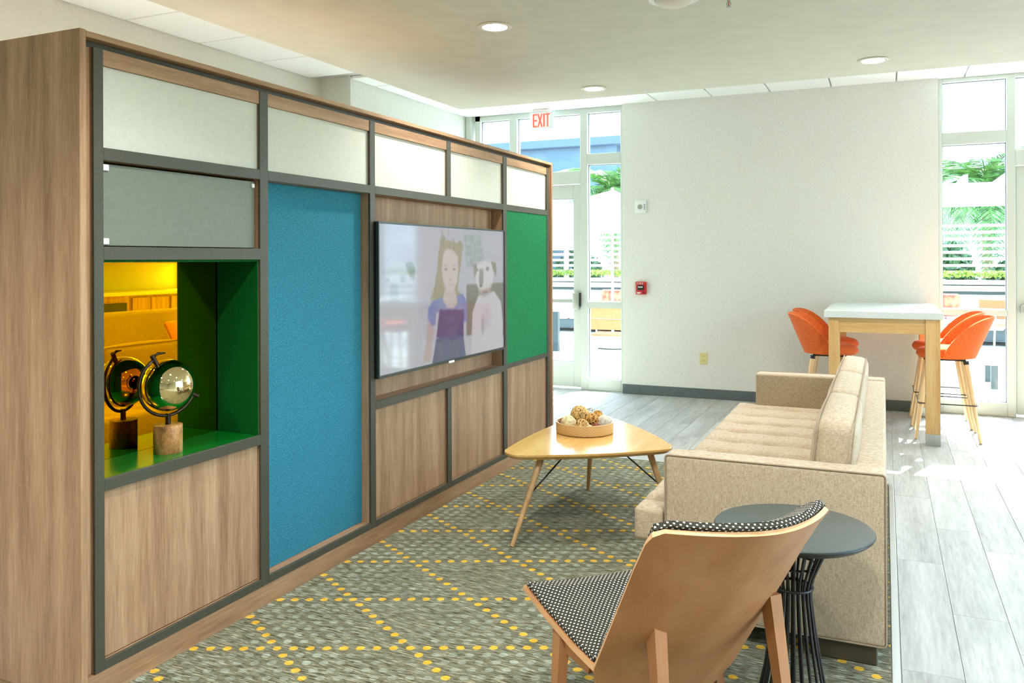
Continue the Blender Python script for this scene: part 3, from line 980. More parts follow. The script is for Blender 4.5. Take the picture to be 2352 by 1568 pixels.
for q in range(26):
    u0 = .36 + .27 * rngn.random()
    mm = np.exp(-((uu - (u0 + (0.9 - vv) * (u0 - .5) * .5)) / .004) ** 2) * blur(inside(PICT['hair']), 2) * .35
    cc = np.array((196, 184, 140) if q % 2 else (128, 116, 84), float)
    img[:] = img * (1 - mm[..., None]) + cc * mm[..., None]
paint('shirt', (112, 132, 196), 1); paint('shirt2', (118, 124, 198), 1); paint('chest', (128, 142, 196), 1)
paint('neck', (216, 196, 190), 1); paint('face', (222, 206, 202), 1, 3)
paint('bib', (62, 56, 112), 1, 2, 4); paint('skirt', (70, 82, 120), 1, 2, 5)
spot(.505, .30, .040, .030, (84, 78, 136), .6)
spot(.505, .19, .075, .055, (78, 74, 132), .5)
for u0 in (.470, .538):
    spot(u0, .687, .022, .012, (178, 158, 154), .7); spot(u0, .687, .009, .009, (104, 92, 94), .8); spot(u0, .714, .024, .006, (184, 164, 148), .7)
spot(.508, .604, .014, .010, (190, 160, 156), .8); spot(.508, .64, .006, .04, (210, 190, 186), .7)
spot(.512, .565, .028, .007, (206, 156, 156), .8)
for (u0, v0) in ((.438, .90), (.452, .915), (.60, .86), (.585, .885)): spot(u0, v0, .02, .03, (150, 146, 110), .9)
spot(.44, .955, .012, .04, (170, 168, 150), .8); spot(.49, .965, .010, .04, (170, 168, 150), .6); spot(.53, .91, .013, .02, (150, 160, 166), .9)
paint('dogb', (222, 220, 226), 1, 3); paint('dogh', (230, 228, 230), 1, 3)
spot(.79, .22, .018, .10, (170, 166, 178), .8); spot(.83, .27, .05, .10, (206, 190, 210), .6)
paint('ear1', (142, 140, 120), 1, 2); paint('ear2', (142, 140, 120), 1, 2); paint('mark', (150, 148, 140), 1, 3)
paint('mouth', (186, 166, 156), .9, 3); paint('muzzle', (226, 222, 222), 1, 2)
spot(.742, .676, .012, .014, (120, 118, 114), .8); spot(.837, .682, .020, .024, (140, 138, 134), .8); spot(.837, .682, .008, .010, (84, 82, 82), .8)
spot(.775, .545, .018, .016, (110, 100, 100)); spot(.815, .49, .03, .012, (120, 96, 92), .9)
img = img * .74 + 50
me = bpy.data.meshes.new('screen')
gx, gy = PNX + 1, PNY + 1
yy_ = TY0 + bz + (TY1 - TY0 - 2 * bz) * uu
zz_ = TZ0 + bz * 1.6 + (TZ1 - TZ0 - 2.6 * bz) * vv
co = np.stack([np.full(uu.shape, .0205), yy_ - 4.487, zz_ - .872], -1).reshape(-1, 3)
idx = np.arange(gx * gy).reshape(gy, gx)
fc = np.stack([idx[:-1, :-1], idx[:-1, 1:], idx[1:, 1:], idx[1:, :-1]], -1).reshape(-1, 4)
me.from_pydata(co.tolist(), [], fc.tolist())
at = me.color_attributes.new('picture', 'FLOAT_COLOR', 'POINT')
sr = np.clip(img / 255, 0, 1)
ln = np.where(sr <= .04045, sr / 12.92, ((sr + .055) / 1.055) ** 2.4).reshape(-1, 3)
at.data.foreach_set('color', np.concatenate([ln, np.ones((len(ln), 1))], 1).astype(np.float32).ravel())
m, nt, p = nodemat('lit_screen')
ca = N(nt, 'ShaderNodeVertexColor', layer_name='picture')
p.inputs['Base Color'].default_value = (0.02, 0.02, 0.022, 1)
p.inputs['Roughness'].default_value = 0.06
p.inputs['Specular IOR Level'].default_value = 0.6
nt.links.new(ca.outputs[0], p.inputs['Emission Color'])
p.inputs['Emission Strength'].default_value = 0.12
SCREEN = p
me.materials.append(m)
so = bpy.data.objects.new('screen', me); C.objects.link(so); so.parent = tv
so['label'] = 'lit screen with a fair-haired girl and a white dog'

# ------------------------------------------------------------------ globe ornament in the niche
gl = thing('globe_ornament', 'mirrored globe on a round wooden base standing in the niche', 'ornament', (-0.118, 2.425, z5))
W['burl'] = wood('burl_wood', (96, 62, 34), (164, 116, 66), (206, 162, 104), 2, 22.0, 0.4, 0.4, along=0.5)
B().lathe([(0, 0), (.053, 0), (.054, .002), (.054, .107), (.053, .109), (0, .109)], n=40).done('base', W['burl'], gl, local=True, smooth=40)
B().lathe([(.0, .109), (.011, .109), (.010, .125), (.011, .152), (0, .152)], n=14).done('stem', W['iron'], gl, local=True, smooth=40)
gc = Vector((0, 0, .262))
sd = Vector((0.25, 0.97, 0)).normalized()         # plane of the bow
pts = []
for q in range(25):
    t = math.radians(118 + q * (335 - 118) / 24)  # from upper near side, around the bottom, to lower far side
    pts.append(gc + sd * math.cos(t) * .118 + Vector((0, 0, 1)) * math.sin(t) * .118)
B().tube(pts, .0065, 8).done('bow', W['iron'], gl, local=True, smooth=True)
p_up, p_lo = pts[0], pts[-1]
ax_ = (p_up - gc).normalized()
B().cone(gc + ax_ * .096, gc + ax_ * .138, .009, .009, 12).done('upper_pin', W['iron'], gl, local=True, smooth=40)
ax2 = (p_lo - gc).normalized()
B().cone(gc + ax2 * .096, gc + ax2 * .142, .008, .008, 12).done('lower_pin', W['iron'], gl, local=True, smooth=40)
B().tube([gc + ax_ * .128 + Vector((0, -.004, 0)), gc + ax_ * .13 + sd * .02 + Vector((0, 0, .012)), gc + ax_ * .13 + sd * .05 + Vector((0, 0, .012))], [.004, .006, .003], 8).done('finial_leaf', W['iron'], gl, local=True, smooth=True)
B().sphere(gc, .101, 48, 28).done('sphere', W['chrome'], gl, local=True, smooth=True)

# ================================================================== SOFA
sofa = thing('sofa', 'long oatmeal linen sofa with a tufted seat and three loose back cushions', 'sofa', (2.0, 4.66, 0))
SX0, SX1, SY0, SY1 = 1.64, 2.45, 3.30, 6.01
AW = .135
B().cushion(SX0, SX1, SY0, SY0 + AW, .085, .712, .014, (0, .004, .004), (6, 2, 6)).done('arm', W['linen'], sofa, smooth=50)
B().cushion(SX0, SX1, SY1 - AW, SY1, .085, .712, .014, (0, .004, .004), (6, 2, 6)).done('arm', W['linen'], sofa, smooth=50)
B().cushion(2.315, SX1, SY0 + AW, SY1 - AW, .085, .705, .014, (.004, 0, .006), (2, 10, 6)).done('back_frame', W['linen'], sofa, smooth=50)
B().cushion(1.60, 2.315, SY0 + AW + .001, SY1 - AW - .001, .10, .352, .012, (0, 0, 0), (4, 8, 3)).done('seat_base', W['linen'], sofa, smooth=50)
# tufted bench cushion with ears wrapping the arm fronts
sx0, sx1, sy0, sy1, sz0, sz1 = 1.51, 2.312, SY0 + AW + .003, SY1 - AW - .003, .356, .49
nxg, nyg = 48, 150
tx_ = [1.69, 1.885, 2.08]
nb = 9
ty_ = [sy0 + (sy1 - sy0) * (q + .5) / nb for q in range(nb)]
def edge(t, w):
    t = min(t, 1 - t)
    return 1 - max(0, 1 - t / w) ** 2.2
top = []
for q in range(nyg + 1):
    y = sy0 + (sy1 - sy0) * q / nyg
    row = []
    for r in range(nxg + 1):
        x = sx0 + (sx1 - sx0) * r / nxg
        z = sz1 - .030 * (1 - edge(r / nxg, .045)) - .030 * (1 - edge(q / nyg, .014))
        dy_ = min(abs(y - t) for t in ty_)
        dmin = min(math.hypot((x - t), (y - s_)) for t in tx_ for s_ in ty_ if abs(s_ - y) < .2)
        z -= .030 * math.exp(-(dmin / .036) ** 2) + .020 * math.exp(-(dy_ / .030) ** 2) * (0.5 if x < 1.60 or x > 2.18 else 1) - .014
        row.append((x, y, z))
    top.append(row)
b = B()
vt = [[b.bm.verts.new(p_) for p_ in row] for row in top]
for q in range(nyg):
    for r in range(nxg):
        b.bm.faces.new((vt[q][r], vt[q][r + 1], vt[q + 1][r + 1], vt[q + 1][r]))
rim = [vt[0][r] for r in range(nxg + 1)] + [vt[q][nxg] for q in range(1, nyg + 1)] + [vt[nyg][r] for r in range(nxg - 1, -1, -1)] + [vt[q][0] for q in range(nyg - 1, 0, -1)]
low = [b.bm.verts.new((v.co.x, v.co.y, sz0)) for v in rim]
for q in range(len(rim)):
    q2 = (q + 1) % len(rim)
    b.bm.faces.new((rim[q], low[q], low[q2], rim[q2]))
b.bm.faces.new(low)
b.cushion(1.51, 1.632, SY0 + .004, sy0 - .0005, sz0, sz1 - .004, .016, (0, 0, .004), (3, 3, 3))
b.cushion(1.51, 1.632, sy1 + .0005, SY1 - .004, sz0, sz1 - .004, .016, (0, 0, .004), (3, 3, 3))
seatc = b.done('seat_cushion', W['linen'], sofa, smooth=50, label='single tufted bench cushion')
bt = None
for t in tx_:
    for s_ in ty_:
        loc = Vector((t, s_, sz1 - .030)) - world_loc(sofa)
        if bt is None:
            bt = B().sphere((0, 0, 0), .011, 10, 6, (1, 1, .4)).done('button', W['linen'], seatc, local=True, smooth=True)
        else:
            bt = dup(bt)
        bt.location = loc
bl = (sy1 - sy0) / 3
for q in range(3):
    y0_, y1_ = sy0 + bl * q + .004, sy0 + bl * (q + 1) - .004
    mtx = Matrix.Translation((2.225, 0, .48)) @ Matrix.Rotation(math.radians(6), 4, 'Y') @ Matrix.Translation((-2.225, 0, -.48))
    bb = B().cushion(2.155, 2.315, y0_, y1_, .474, .862, .042, (.016, .004, .022), (4, 8, 5))
    bc = bb.done('back_cushion', W['linen'], sofa, smooth=50, matrix=mtx)
    for xx in (2.168, 2.302):
        r_ = .040
        loop = []
        for (cy_, cz_, a0) in ((y1_ - r_, .862 - r_, 0), (y0_ + r_, .862 - r_, 90), (y0_ + r_, .474 + r_, 180), (y1_ - r_, .474 + r_, 270)):
            for s_ in range(4):
                t = math.radians(a0 + s_ * 30)
                loop.append(mtx @ Vector((xx, cy_ + math.cos(t) * r_, cz_ + math.sin(t) * r_)))
        B().tube(loop, .0035, 6, True).done('piping', W['piping'], bc, smooth=True)
    # moved into the part's frame
    for ch in bc.children: pass
for yy in (SY0, SY1):
    s_ = 1 if yy == SY0 else -1
    loop = []
    r_ = .014
    yq = yy + s_ * .003
    for (cx_, cz_, a0) in ((SX1 - r_, .712 - r_, 0), (SX0 + r_, .712 - r_, 90), (SX0 + r_, .085 + r_, 180), (SX1 - r_, .085 + r_, 270)):
        for t_ in range(4):
            t = math.radians(a0 + t_ * 30)
            loop.append((cx_ + math.cos(t) * r_, yq, cz_ + math.sin(t) * r_))
    B().tube(loop, .0038, 6, True).done('arm_piping', W['piping'], sofa, smooth=True)
for (x_, y_) in ((2.30, SY0 + .06), (1.76, SY0 + .06), (2.30, SY1 - .06), (1.76, SY1 - .06)):
    B().box(x_ - .11, x_ + .12, y_ - .035, y_ + .03, .0045, .087, .004).done('leg', W['darkleg'], sofa)

# ================================================================== COFFEE TABLE
ct = thing('coffee_table', 'rounded triangular oak coffee table on three splayed legs', 'table', (0.87, 4.6, 0.004))
TA, TB, TC = Vector((.655, 4.15)), Vector((1.27, 4.55)), Vector((.70, 5.20))
cen = (TA + TB + TC) / 3
ol = []
R_ = .105
cor = [TA, TB, TC]
for q in range(3):
    P0, P1, P2 = cor[q - 1], cor[q], cor[(q + 1) % 3]
    d0 = (P1 - P0).normalized(); d1 = (P2 - P1).normalized()
    n0 = Vector((d0.y, -d0.x)); n1 = Vector((d1.y, -d1.x))
    a0 = math.atan2(n0.y, n0.x); a1 = math.atan2(n1.y, n1.x)
    while a1 < a0: a1 += 2 * math.pi
    for s_ in range(9):
        t = a0 + (a1 - a0) * s_ / 8
        ol.append(P1 + Vector((math.cos(t), math.sin(t))) * R_)
    # bowed side
    e0 = P1 + n1 * R_; e1 = P2 + n1 * R_
    for s_ in range(1, 10):
        t = s_ / 10
        ol.append(e0.lerp(e1, t) + n1 * .035 * 4 * t * (1 - t))
TTZ = .46
b = B().prism([(p_.x, p_.y) for p_ in ol], TTZ - .030, TTZ, .003, .022)
b.done('top', W['oak_top'], ct, smooth=30)
LEG = [((.745, 4.19), (.675, 3.945)), ((1.235, 4.58), (1.40, 4.53)), ((.735, 5.07), (.69, 5.12))]
for (tx, ty), (fx, fy) in LEG:
    B().cone((tx, ty, TTZ - .031), (fx, fy, .005), .019, .0115, 16).done('leg', W['legoak'], ct, smooth=40)
    mid = Vector((tx, ty, TTZ - .031)).lerp(Vector((fx, fy, .005)), .45)
    hub = Vector((cen.x, cen.y, TTZ - .034)).lerp(Vector((tx, ty, TTZ - .034)), .42)
    B().tube([hub, mid], .0045, 8).done('brace', W['blackmetal'], ct, smooth=True)

# tray and decorative balls
TRX, TRY, TRZ = .80, 4.74, TTZ + .0045
tray = thing('round_tray', 'round straw tray with a chevron band holding woven balls', 'tray', (TRX, TRY, TRZ))
B().lathe([(0, 0), (.170, 0), (.172, .003), (.172, .062), (.164, .062), (.164, .008), (0, .008)], n=56).done('rim', W['chevron'], tray, local=True, smooth=40)
B().lathe([(0, .0082), (.1635, .0082), (.1635, .010), (0, .010)], n=40).done('tray_bottom', W['clip'], tray, local=True)
W['straw'] = plain('straw_fibre', (214, 176, 112), 0.8, noise=0.2, nscale=90)
W['pale'] = plain('pale_pith_ball', (232, 214, 168), 0.85, noise=0.12, nscale=70, bump=.4)
W['cream_ball'] = plain('cream_rope_ball', (224, 216, 196), 0.85, noise=0.1, nscale=80, bump=.4)
W['rust'] = plain('rust_seed_ball', (142, 70, 44), 0.6, noise=0.25, nscale=60, bump=.4)
W['golden'] = plain('golden_vine', (204, 156, 84), 0.7, noise=0.2, nscale=60)
W['silverm'] = plain('silver_mesh', (220, 218, 210), 0.2, metal=0.9)
def woven_ball(name, r, mat, loops, tr, seed, label, loc, core=None):
    rr = random.Random(seed)
    t = thing(name, label, 'decorative ball', loc)
    b = B()
    for q in range(loops):
        ax = Vector((rr.gauss(0, 1), rr.gauss(0, 1), rr.gauss(0, 1))).normalized()
        u = ax.orthogonal().normalized(); v = ax.cross(u)
        off = rr.uniform(-.55, .55) * r
        rad = math.sqrt(r * r - off * off) * (1 + .03 * rr.random())
        b.tube([ax * off + (u * math.cos(s_ * 2 * math.pi / 18) + v * math.sin(s_ * 2 * math.pi / 18)) * rad for s_ in range(18)], tr, 5, True)
    b.done('strands', W[mat], t, local=True, smooth=True)
    if core:
        B().sphere((0, 0, 0), r * .86, 16, 10).done('core', W[core], t, local=True, smooth=True)
    return t
def solid_ball(name, r, mat, label, loc, seed=0, rough=.004):
    rr = random.Random(seed)
    b = B().sphere((0, 0, 0), r, 24, 16)
    for v in b.bm.verts: v.co *= 1 + rr.uniform(-1, 1) * rough / r
    o = b.done(name, W[mat], smooth=True)
    o.location = loc
    return tag(o, label, 'decorative ball')
zt = TRZ + .0105
solid_ball('pith_ball', .046, 'pale', 'pale yellow pith ball at the left front of the tray', (TRX - .072, TRY - .085, zt + .046), 1)
woven_ball('vine_ball', .040, 'straw', 26, .0026, 2, 'straw coloured vine ball at the front of the tray beside the pith ball', (TRX + .022, TRY - .108, zt + .040), 'golden')
woven_ball('vine_ball', .052, 'straw', 40, .003, 3, 'largest straw vine ball heaped at the top of the tray', (TRX - .038, TRY + .018, zt + .083), 'straw')
solid_ball('seed_ball', .030, 'rust', 'rust brown seed pod half hidden at the left end of the tray', (TRX - .128, TRY - .005, zt + .030), 4, .005)
solid_ball('seed_ball', .026, 'rust', 'dark rust seed pod at the right front of the tray', (TRX + .092, TRY - .055, zt + .026), 5, .005)
woven_ball('vine_ball', .038, 'golden', 26, .003, 6, 'golden vine ball in the middle of the tray behind the dark rust pod', (TRX + .045, TRY + .010, zt + .058), 'rust')
woven_ball('mesh_ball', .040, 'silverm', 16, .0018, 7, 'silver wire mesh ball at the back of the tray', (TRX + .002, TRY + .105, zt + .07))
woven_ball('vine_ball', .028, 'golden', 18, .003, 8, 'small brown vine ball at the back right of the tray', (TRX + .055, TRY + .085, zt + .075), 'rust')
solid_ball('rope_ball', .044, 'cream_ball', 'cream rope ball at the right end of the tray', (TRX + .112, TRY + .035, zt + .044), 9)
solid_ball('pith_ball', .026, 'pale', 'small pinkish cream ball between the vine balls at the tray front', (TRX + .062, TRY - .105, zt + .026), 10)

# ================================================================== ROUND SIDE TABLE
RTX, RTY, RTZ = 2.165, 2.925, .60
rt = thing('side_table', 'round grey side table on a black wire base beside the sofa arm', 'table', (RTX, RTY, 0.004))
B().lathe([(0, RTZ - .026), (.235, RTZ - .026), (.252, RTZ - .014), (.257, RTZ - .006), (.256, RTZ - .004), (0, RTZ - .0035)], n=72).done('top_edge', W['blackmetal'], rt, local=True, smooth=35)
B().lathe([(0, RTZ - .0034), (.2545, RTZ - .0034), (.252, RTZ), (0, RTZ)], n=72).done('top', W['slate'], rt, local=True, smooth=35)
rod0 = None
NR = 22
for q in range(NR):
    if rod0 is None:
        pr = [(.125, RTZ - .028), (.118, .56), (.092, .50), (.066, .44), (.056, .40), (.058, .36), (.070, .26), (.092, .12), (.115, .012)]
        pts = []
        for s_ in range(len(pr) - 1):
            for t in (0, .5):
                r_ = pr[s_][0] * (1 - t) + pr[s_ + 1][0] * t
                z_ = pr[s_][1] * (1 - t) + pr[s_ + 1][1] * t
                pts.append((r_, 0, z_))
        pts.append((pr[-1][0], 0, pr[-1][1]))
        rod0 = B().tube(pts, .0048, 6).done('rod', W['blackmetal'], rt, local=True, smooth=True)
    else:
        o = dup(rod0)
        o.rotation_euler = (0, 0, q * 2 * math.pi / NR)
def ring(rad, z, r, name, n=40):
    B().tube([(rad * math.cos(s_ * 2 * math.pi / n), rad * math.sin(s_ * 2 * math.pi / n), z) for s_ in range(n)], r, 8, True).done(name, W['blackmetal'], rt, local=True, smooth=True)
ring(.062, .40, .005, 'waist_ring')
ring(.117, .012, .007, 'base_ring')
ring(.075, .475, .004, 'inner_ring')
ring(.123, RTZ - .031, .005, 'top_ring')

# ================================================================== LOUNGE CHAIR
def interp(tab, t):
    for (t0, v0), (t1, v1) in zip(tab, tab[1:]):
        if t <= t1:
            k = (t - t0) / (t1 - t0)
            return [x0 + (x1 - x0) * k for x0, x1 in zip(v0, v1)]
    return list(tab[-1][1])

def make_lounge_chair(name, label, fabric, loc, rz):
    ch = thing(name, label, 'chair', loc, rz)
    # columns: width, f of centre line, z, sag
    BT = [(0, (.30, .07, .10, .03)), (.06, (.40, .06, .14, .05)), (.14, (.49, .035, .20, .07)), (.24, (.54, .0, .281, .09)), (.5, (.548, -.115, .45, .13)), (.8, (.558, -.265, .675, .16)), (1, (.566, -.360, .805, .175)), (1.04, (.567, -.380, .831, .177))]
    def bgrid(n0, nr_, inset=0.0, t0=0.0, t1=1.0):
        g = []
        for q in range(nr_ + 1):
            t = t0 + (t1 - t0) * q / nr_
            w_, f_, z_, sg = interp(BT, t)
            row = []
            for c in range(n0 + 1):
                s = -1 + 2 * c / n0
                # rounded top corners
                zz = z_ - (0.012 * max(0, abs(s) - .93) / .07 * max(0, t - .94) / .06)
                row.append((s * (w_ / 2 - inset), f_ - sg * .75 * (1 - abs(s) ** 1.8), zz))
            g.append(row)
        return g
    B().shell(bgrid(22, 30), .014, 1).done('back_shell', W['ply'], ch, local=True, smooth=40, mat2=W['plyedge'])
    def soft(nr_, nc_, th):
        def f(i, j):
            e = min(i, nr_ - i, 2) / 2.0
            e2 = min(j, nc_ - j, 2) / 2.0
            return -th * (0.35 + 0.65 * min(e, e2))
        return f
    bcx = B().shell([[(x, y + .0015, z) for x, y, z in row] for row in bgrid(18, 22, .006, .27, 1.015)], soft(22, 18, .050), uv=True).done('back_cushion', fabric, ch, local=True, smooth=50)
    ST_ = [(0, (.53, -.005, .268)), (.3, (.56, .12, .284)), (.7, (.605, .29, .325)), (1, (.642, .414, .367))]
    def sgrid(n0, nr_, inset=0.0, dz=0.0, t0=0, t1=1):
        g = []
        for q in range(nr_ + 1):
            t = t0 + (t1 - t0) * q / nr_
            w_, f_, z_ = interp(ST_, t)
            g.append([((-1 + 2 * c / n0) * (w_ / 2 - inset), f_ - .02 * (1 - (-1 + 2 * c / n0) ** 2) * (-1 if q == 0 else 0), z_ + dz + .016 * (-1 + 2 * c / n0) ** 2) for c in range(n0 + 1)])
        return g
    B().shell(sgrid(12, 14), -.018, 1).done('seat_shell', W['ply'], ch, local=True, smooth=40, mat2=W['plyedge'])
    sc_ = B().shell(sgrid(16, 16, .008, .0012, .05, .985), lambda i, j: .034 * (0.4 + .6 * min(min(i, 16 - i, 2) / 2, min(j, 16 - j, 2) / 2)), uv=True).done('seat_cushion', fabric, ch, local=True, smooth=50)
    for s, o_ in ((-1, .045), (1, .045)):
        B().bar((s * .20 + o_, -.165, .485), (s * .215 + o_, -.245, 0), .040, .052, .028, .032, up=(0, 1, 0)).done('leg', W['ply'], ch, local=True)
    for s in (-1, 1):
        B().bar((s * .270, .22, .300), (s * .310, .18, 0), .036, .056, .028, .034, up=(0, 1, 0)).done('leg', W['ply'], ch, local=True)
    # rails joining front and rear legs under the seat
    for s in (-1, 1):
        B().bar((s * .268, .22, .270), (s * .235, .075, .243), .022, .045, .022, .045).done('side_rail', W['ply'], ch, local=True)
    return ch
PH = 2.367
make_lounge_chair('lounge_chair', 'bent plywood lounge chair with charcoal tweed pads in the foreground', W['tweed'], (1.841, 2.548, .0045), PH - math.pi / 2)
make_lounge_chair('lounge_chair', 'dusty pink padded plywood lounge chair at the right edge near the window', W['pink'], (3.86, 6.96, 0.0005), 1.75)

# ================================================================== BAR TABLE AND STOOLS
bt_ = thing('bar_table', 'tall bar table with white quartz top and square oak legs', 'table', (2.42, 8.1, 0))
TX0, TX1, TYA, TYB = 1.985, 2.872, 7.385, 8.86
B().box(TX0, TX1, TYA, TYB, 1.006, 1.062, .003).done('top', W['quartz'], bt_)
for (x0, x1) in ((TX0 + .035, TX0 + .12), (TX1 - .127, TX1 - .022)):
    for (y0, y1) in ((TYA + .022, TYA + .127), (TYB - .127, TYB - .022)):
        B().box(x0, x1, y0, y1, .092, 1.005, .002).done('leg', W['oak'], bt_)
        B().box(x0 - .0006, x1 + .0006, y0 - .0006, y1 + .0006, 0.0005, .0915, .001).done('foot_cap', W['steel'], bt_)
B().box(TX0 + .1205, TX1 - .1275, TYA + .034, TYA + .062, .885, 1.005).done('apron', W['oak_x'], bt_)
B().box(TX0 + .1205, TX1 - .1275, TYB - .062, TYB - .034, .885, 1.005).done('apron', W['oak_x'], bt_)
for xx in (TX0 + .05, TX1 - .078):
    B().box(xx, xx + .028, TYA + .1275, TYB - .1275, .885, 1.005).done('apron', W['oak_top'], bt_)

def make_stool():
    st = thing('bar_stool', 'x', 'stool', (0, 0, 0), group='orange bar stools around the tall table')
    # local: +Y is the front of the seat
    b = B()
    prof = [(0, .665), (.16, .664), (.192, .672), (.212, .700), (.212, .722), (.196, .746), (.15, .757), (0, .760)]
    b.lathe(prof, n=40)
    for v in b.bm.verts:
        v.co.y *= 1.06
        v.co.z -= .012 * max(0, v.co.y / .2) ** 2
    b.done('seat', W['orange'], st, local=True, smooth=60)
    # wrap-around back: rises to the rear, dives to the seat at both sides
    g = []
    nr_, nc_ = 12, 36
    for q in range(nr_ + 1):
        t = q / nr_
        row = []
        for c in range(nc_ + 1):
            a = math.radians(-100 + 200 * c / nc_)        # 0 is straight back
            k = abs(a) / math.radians(100)
            tt = max(0.0, (math.cos(a) + .174) / 1.174)
            hmax = .335 * math.sin(math.pi / 2 * min(1.0, tt * 1.06)) ** .72 + .008
            z = .668 + hmax * t
            rr = .214 + .075 * (z - .668) / .335
            lean = .06 * (z - .668) / .335
            row.append((rr * math.sin(a), -rr * math.cos(a) * 1.04 - lean, z))
        g.append(row)
    B().shell(g, lambda i, j: -(.012 + .012 * math.sin(math.pi * min(1, max(0, i / nr_ * .9 + .05))))).done('backrest', W['orange'], st, local=True, smooth=60)
    B().box(-.135, .135, -.135, .135, .648, .664, .002).done('seat_plate', W['blackmetal'], st, local=True)
    for sx in (-1, 1):
        for sy in (-1, 1):
            p0, p1 = Vector((sx * .138, sy * .138, .652)), Vector((sx * .235, sy * .235, .004))
            k = p0.lerp(p1, .045)
            lg = B().cone(k, p1, .020, .0115, 14).done('leg', W['beech'], st, local=True, smooth=40)
            B().cone(p0, k, .0225, .0215, 14).done('ferrule', W['blackmetal'], lg, local=True, smooth=40)
            B().cone(p1 - Vector((0, 0, .003)), p1 + Vector((0, 0, .004)), .0118, .0122, 12).done('glide', W['steel'], lg, local=True)
    for z_, h_, nm in ((.30, .214, 'foot_ring'),):
        h2 = h_
        loop = []
        for (cx_, cy_, a0) in ((1, 1, 0), (-1, 1, 90), (-1, -1, 180), (1, -1, 270)):
            for s_ in range(4):
                t = math.radians(a0 + s_ * 30)
                loop.append((cx_ * (h2 - .02) + math.cos(t) * .02, cy_ * (h2 - .02) + math.sin(t) * .02, z_))
        B().tube(loop, .0048, 8, True).done(nm, W['blackmetal'], st, local=True, smooth=True)
    return st
st0 = make_stool()
SPOTS = [((2.915, 7.87), math.pi / 2, 'orange bar stool on the window side of the tall table, nearest the camera'),
         ((2.900, 8.46), math.pi / 2, 'orange bar stool on the window side of the tall table, nearest the wall'),
         ((2.015, 7.83), -math.pi / 2, 'orange bar stool on the fire alarm side of the tall table, nearest the camera'),
         ((2.000, 8.42), -math.pi / 2, 'orange bar stool on the fire alarm side of the tall table, nearest the wall')]
for q, ((x_, y_), rz_, lb) in enumerate(SPOTS):
    if q == 0:
        st0.location = (x_, y_, 0); st0.rotation_euler = (0, 0, rz_); st0['label'] = lb
    else:
        dup_tree(st0, (x_, y_, 0), rz_, lb)

# ================================================================== CEILING FITTINGS
def downlight(x_, y_, label, z=SOF, power=1.0):
    t = thing('recessed_downlight', label, 'ceiling light', (x_, y_, z), group='recessed downlights in the soffit')
    B().lathe([(.068, -.0005), (.094, -.0005), (.097, -.006), (.086, -.011), (.070, -.009), (.068, -.0005)], n=40).done('trim_ring', W['trimring'], t, local=True, smooth=40)
    B().lathe([(0, -.0045), (.0675, -.0045), (.0675, -.0006), (0, -.0006)], n=32).done('lens', W['lamp'], t, local=True)
    l = bpy.data.lights.new('downlight_lamp', 'SPOT')
    l.energy = LAMP * 4 * power
    l.spot_size = math.radians(130)
    l.spot_blend = .6
    l.shadow_soft_size = .06
    l.color = (1.0, .98, .955)
    lo = bpy.data.objects.new('downlight_lamp', l)
    C.objects.link(lo); lo.parent = t; lo.location = (0, 0, -.03)
    return t
downlight(.467, 4.20, 'recessed downlight in the soffit above the teal felt panel, nearest the camera', power=.6)
downlight(.432, 6.04, 'recessed downlight near the far corner of the soffit, left of the papered wall', power=.7)
downlight(2.383, 5.955, 'recessed downlight above the far end of the sofa, nearest the right windows')
for (x_, y_, w_) in ((1.1, 1.8, 'ahead of the globe niche'), (2.4, 2.4, 'above the plywood lounge chair'), (2.4, .3, 'right behind the camera'), (.45, .3, 'behind the camera on the wall unit side'), (4.3, 4.2, 'out of frame right of the sofa'), (4.3, 1.2, 'out of frame right of the camera'), (1.4, -1.8, 'furthest behind the camera'), (4.2, -2.0, 'far behind and right of the camera')):
    downlight(x_, y_, 'recessed downlight ' + w_, power=1.5 if y_ < 1 else 1.0)
for (y_, w_, k_w) in ((3.6, 'beyond the globe niche', 5.5), (0.4, 'nearest the camera', 0.5)):  # hidden lamps added to brighten the left wall and ceiling tiles
    downlight(-1.5, y_, 'added unseen fill downlight in the tiled ceiling behind the wall unit, ' + w_, ZC, k_w)
sm = thing('smoke_detector', 'white round smoke detector at the top edge of the soffit', 'smoke detector', (1.497, 4.11, SOF))
B().lathe([(0, -.045), (.05, -.045), (.075, -.036), (.095, -.022), (.10, -.0005), (0, -.0005)], n=40).done('cover', W['trimring'], sm, local=True, smooth=40)
B().lathe([(.099, -.014), (.126, -.012), (.128, -.0006), (.099, -.0006)], n=40).done('base_ring', W['clip'], sm, local=True, smooth=40)
sk = thing('fire_sprinkler', 'small fire sprinkler head hanging from the soffit beside the smoke detector', 'sprinkler', (1.742, 4.235, SOF))
B().lathe([(0, -.004), (.026, -.003), (.028, -.0005), (0, -.0005)], n=20).done('escutcheon', W['trimring'], sk, local=True)
B().cone((0, 0, -.004), (0, 0, -.022), .007, .006, 10).done('nozzle', W['steel'], sk, local=True)
b = B(); b.tube([(.006, 0, -.02), (.011, 0, -.03), (.004, 0, -.043)], .0018, 6); b.tube([(-.006, 0, -.02), (-.011, 0, -.03), (-.004, 0, -.043)], .0018, 6); b.done('yoke', W['steel'], sk, local=True)
B().lathe([(0, -.047), (.013, -.046), (.013, -.0445), (0, -.044)], n=16).done('deflector', W['steel'], sk, local=True)
B().cone((0, 0, -.022), (0, 0, -.043), .0025, .0025, 8).done('bulb', W['red'], sk, local=True)

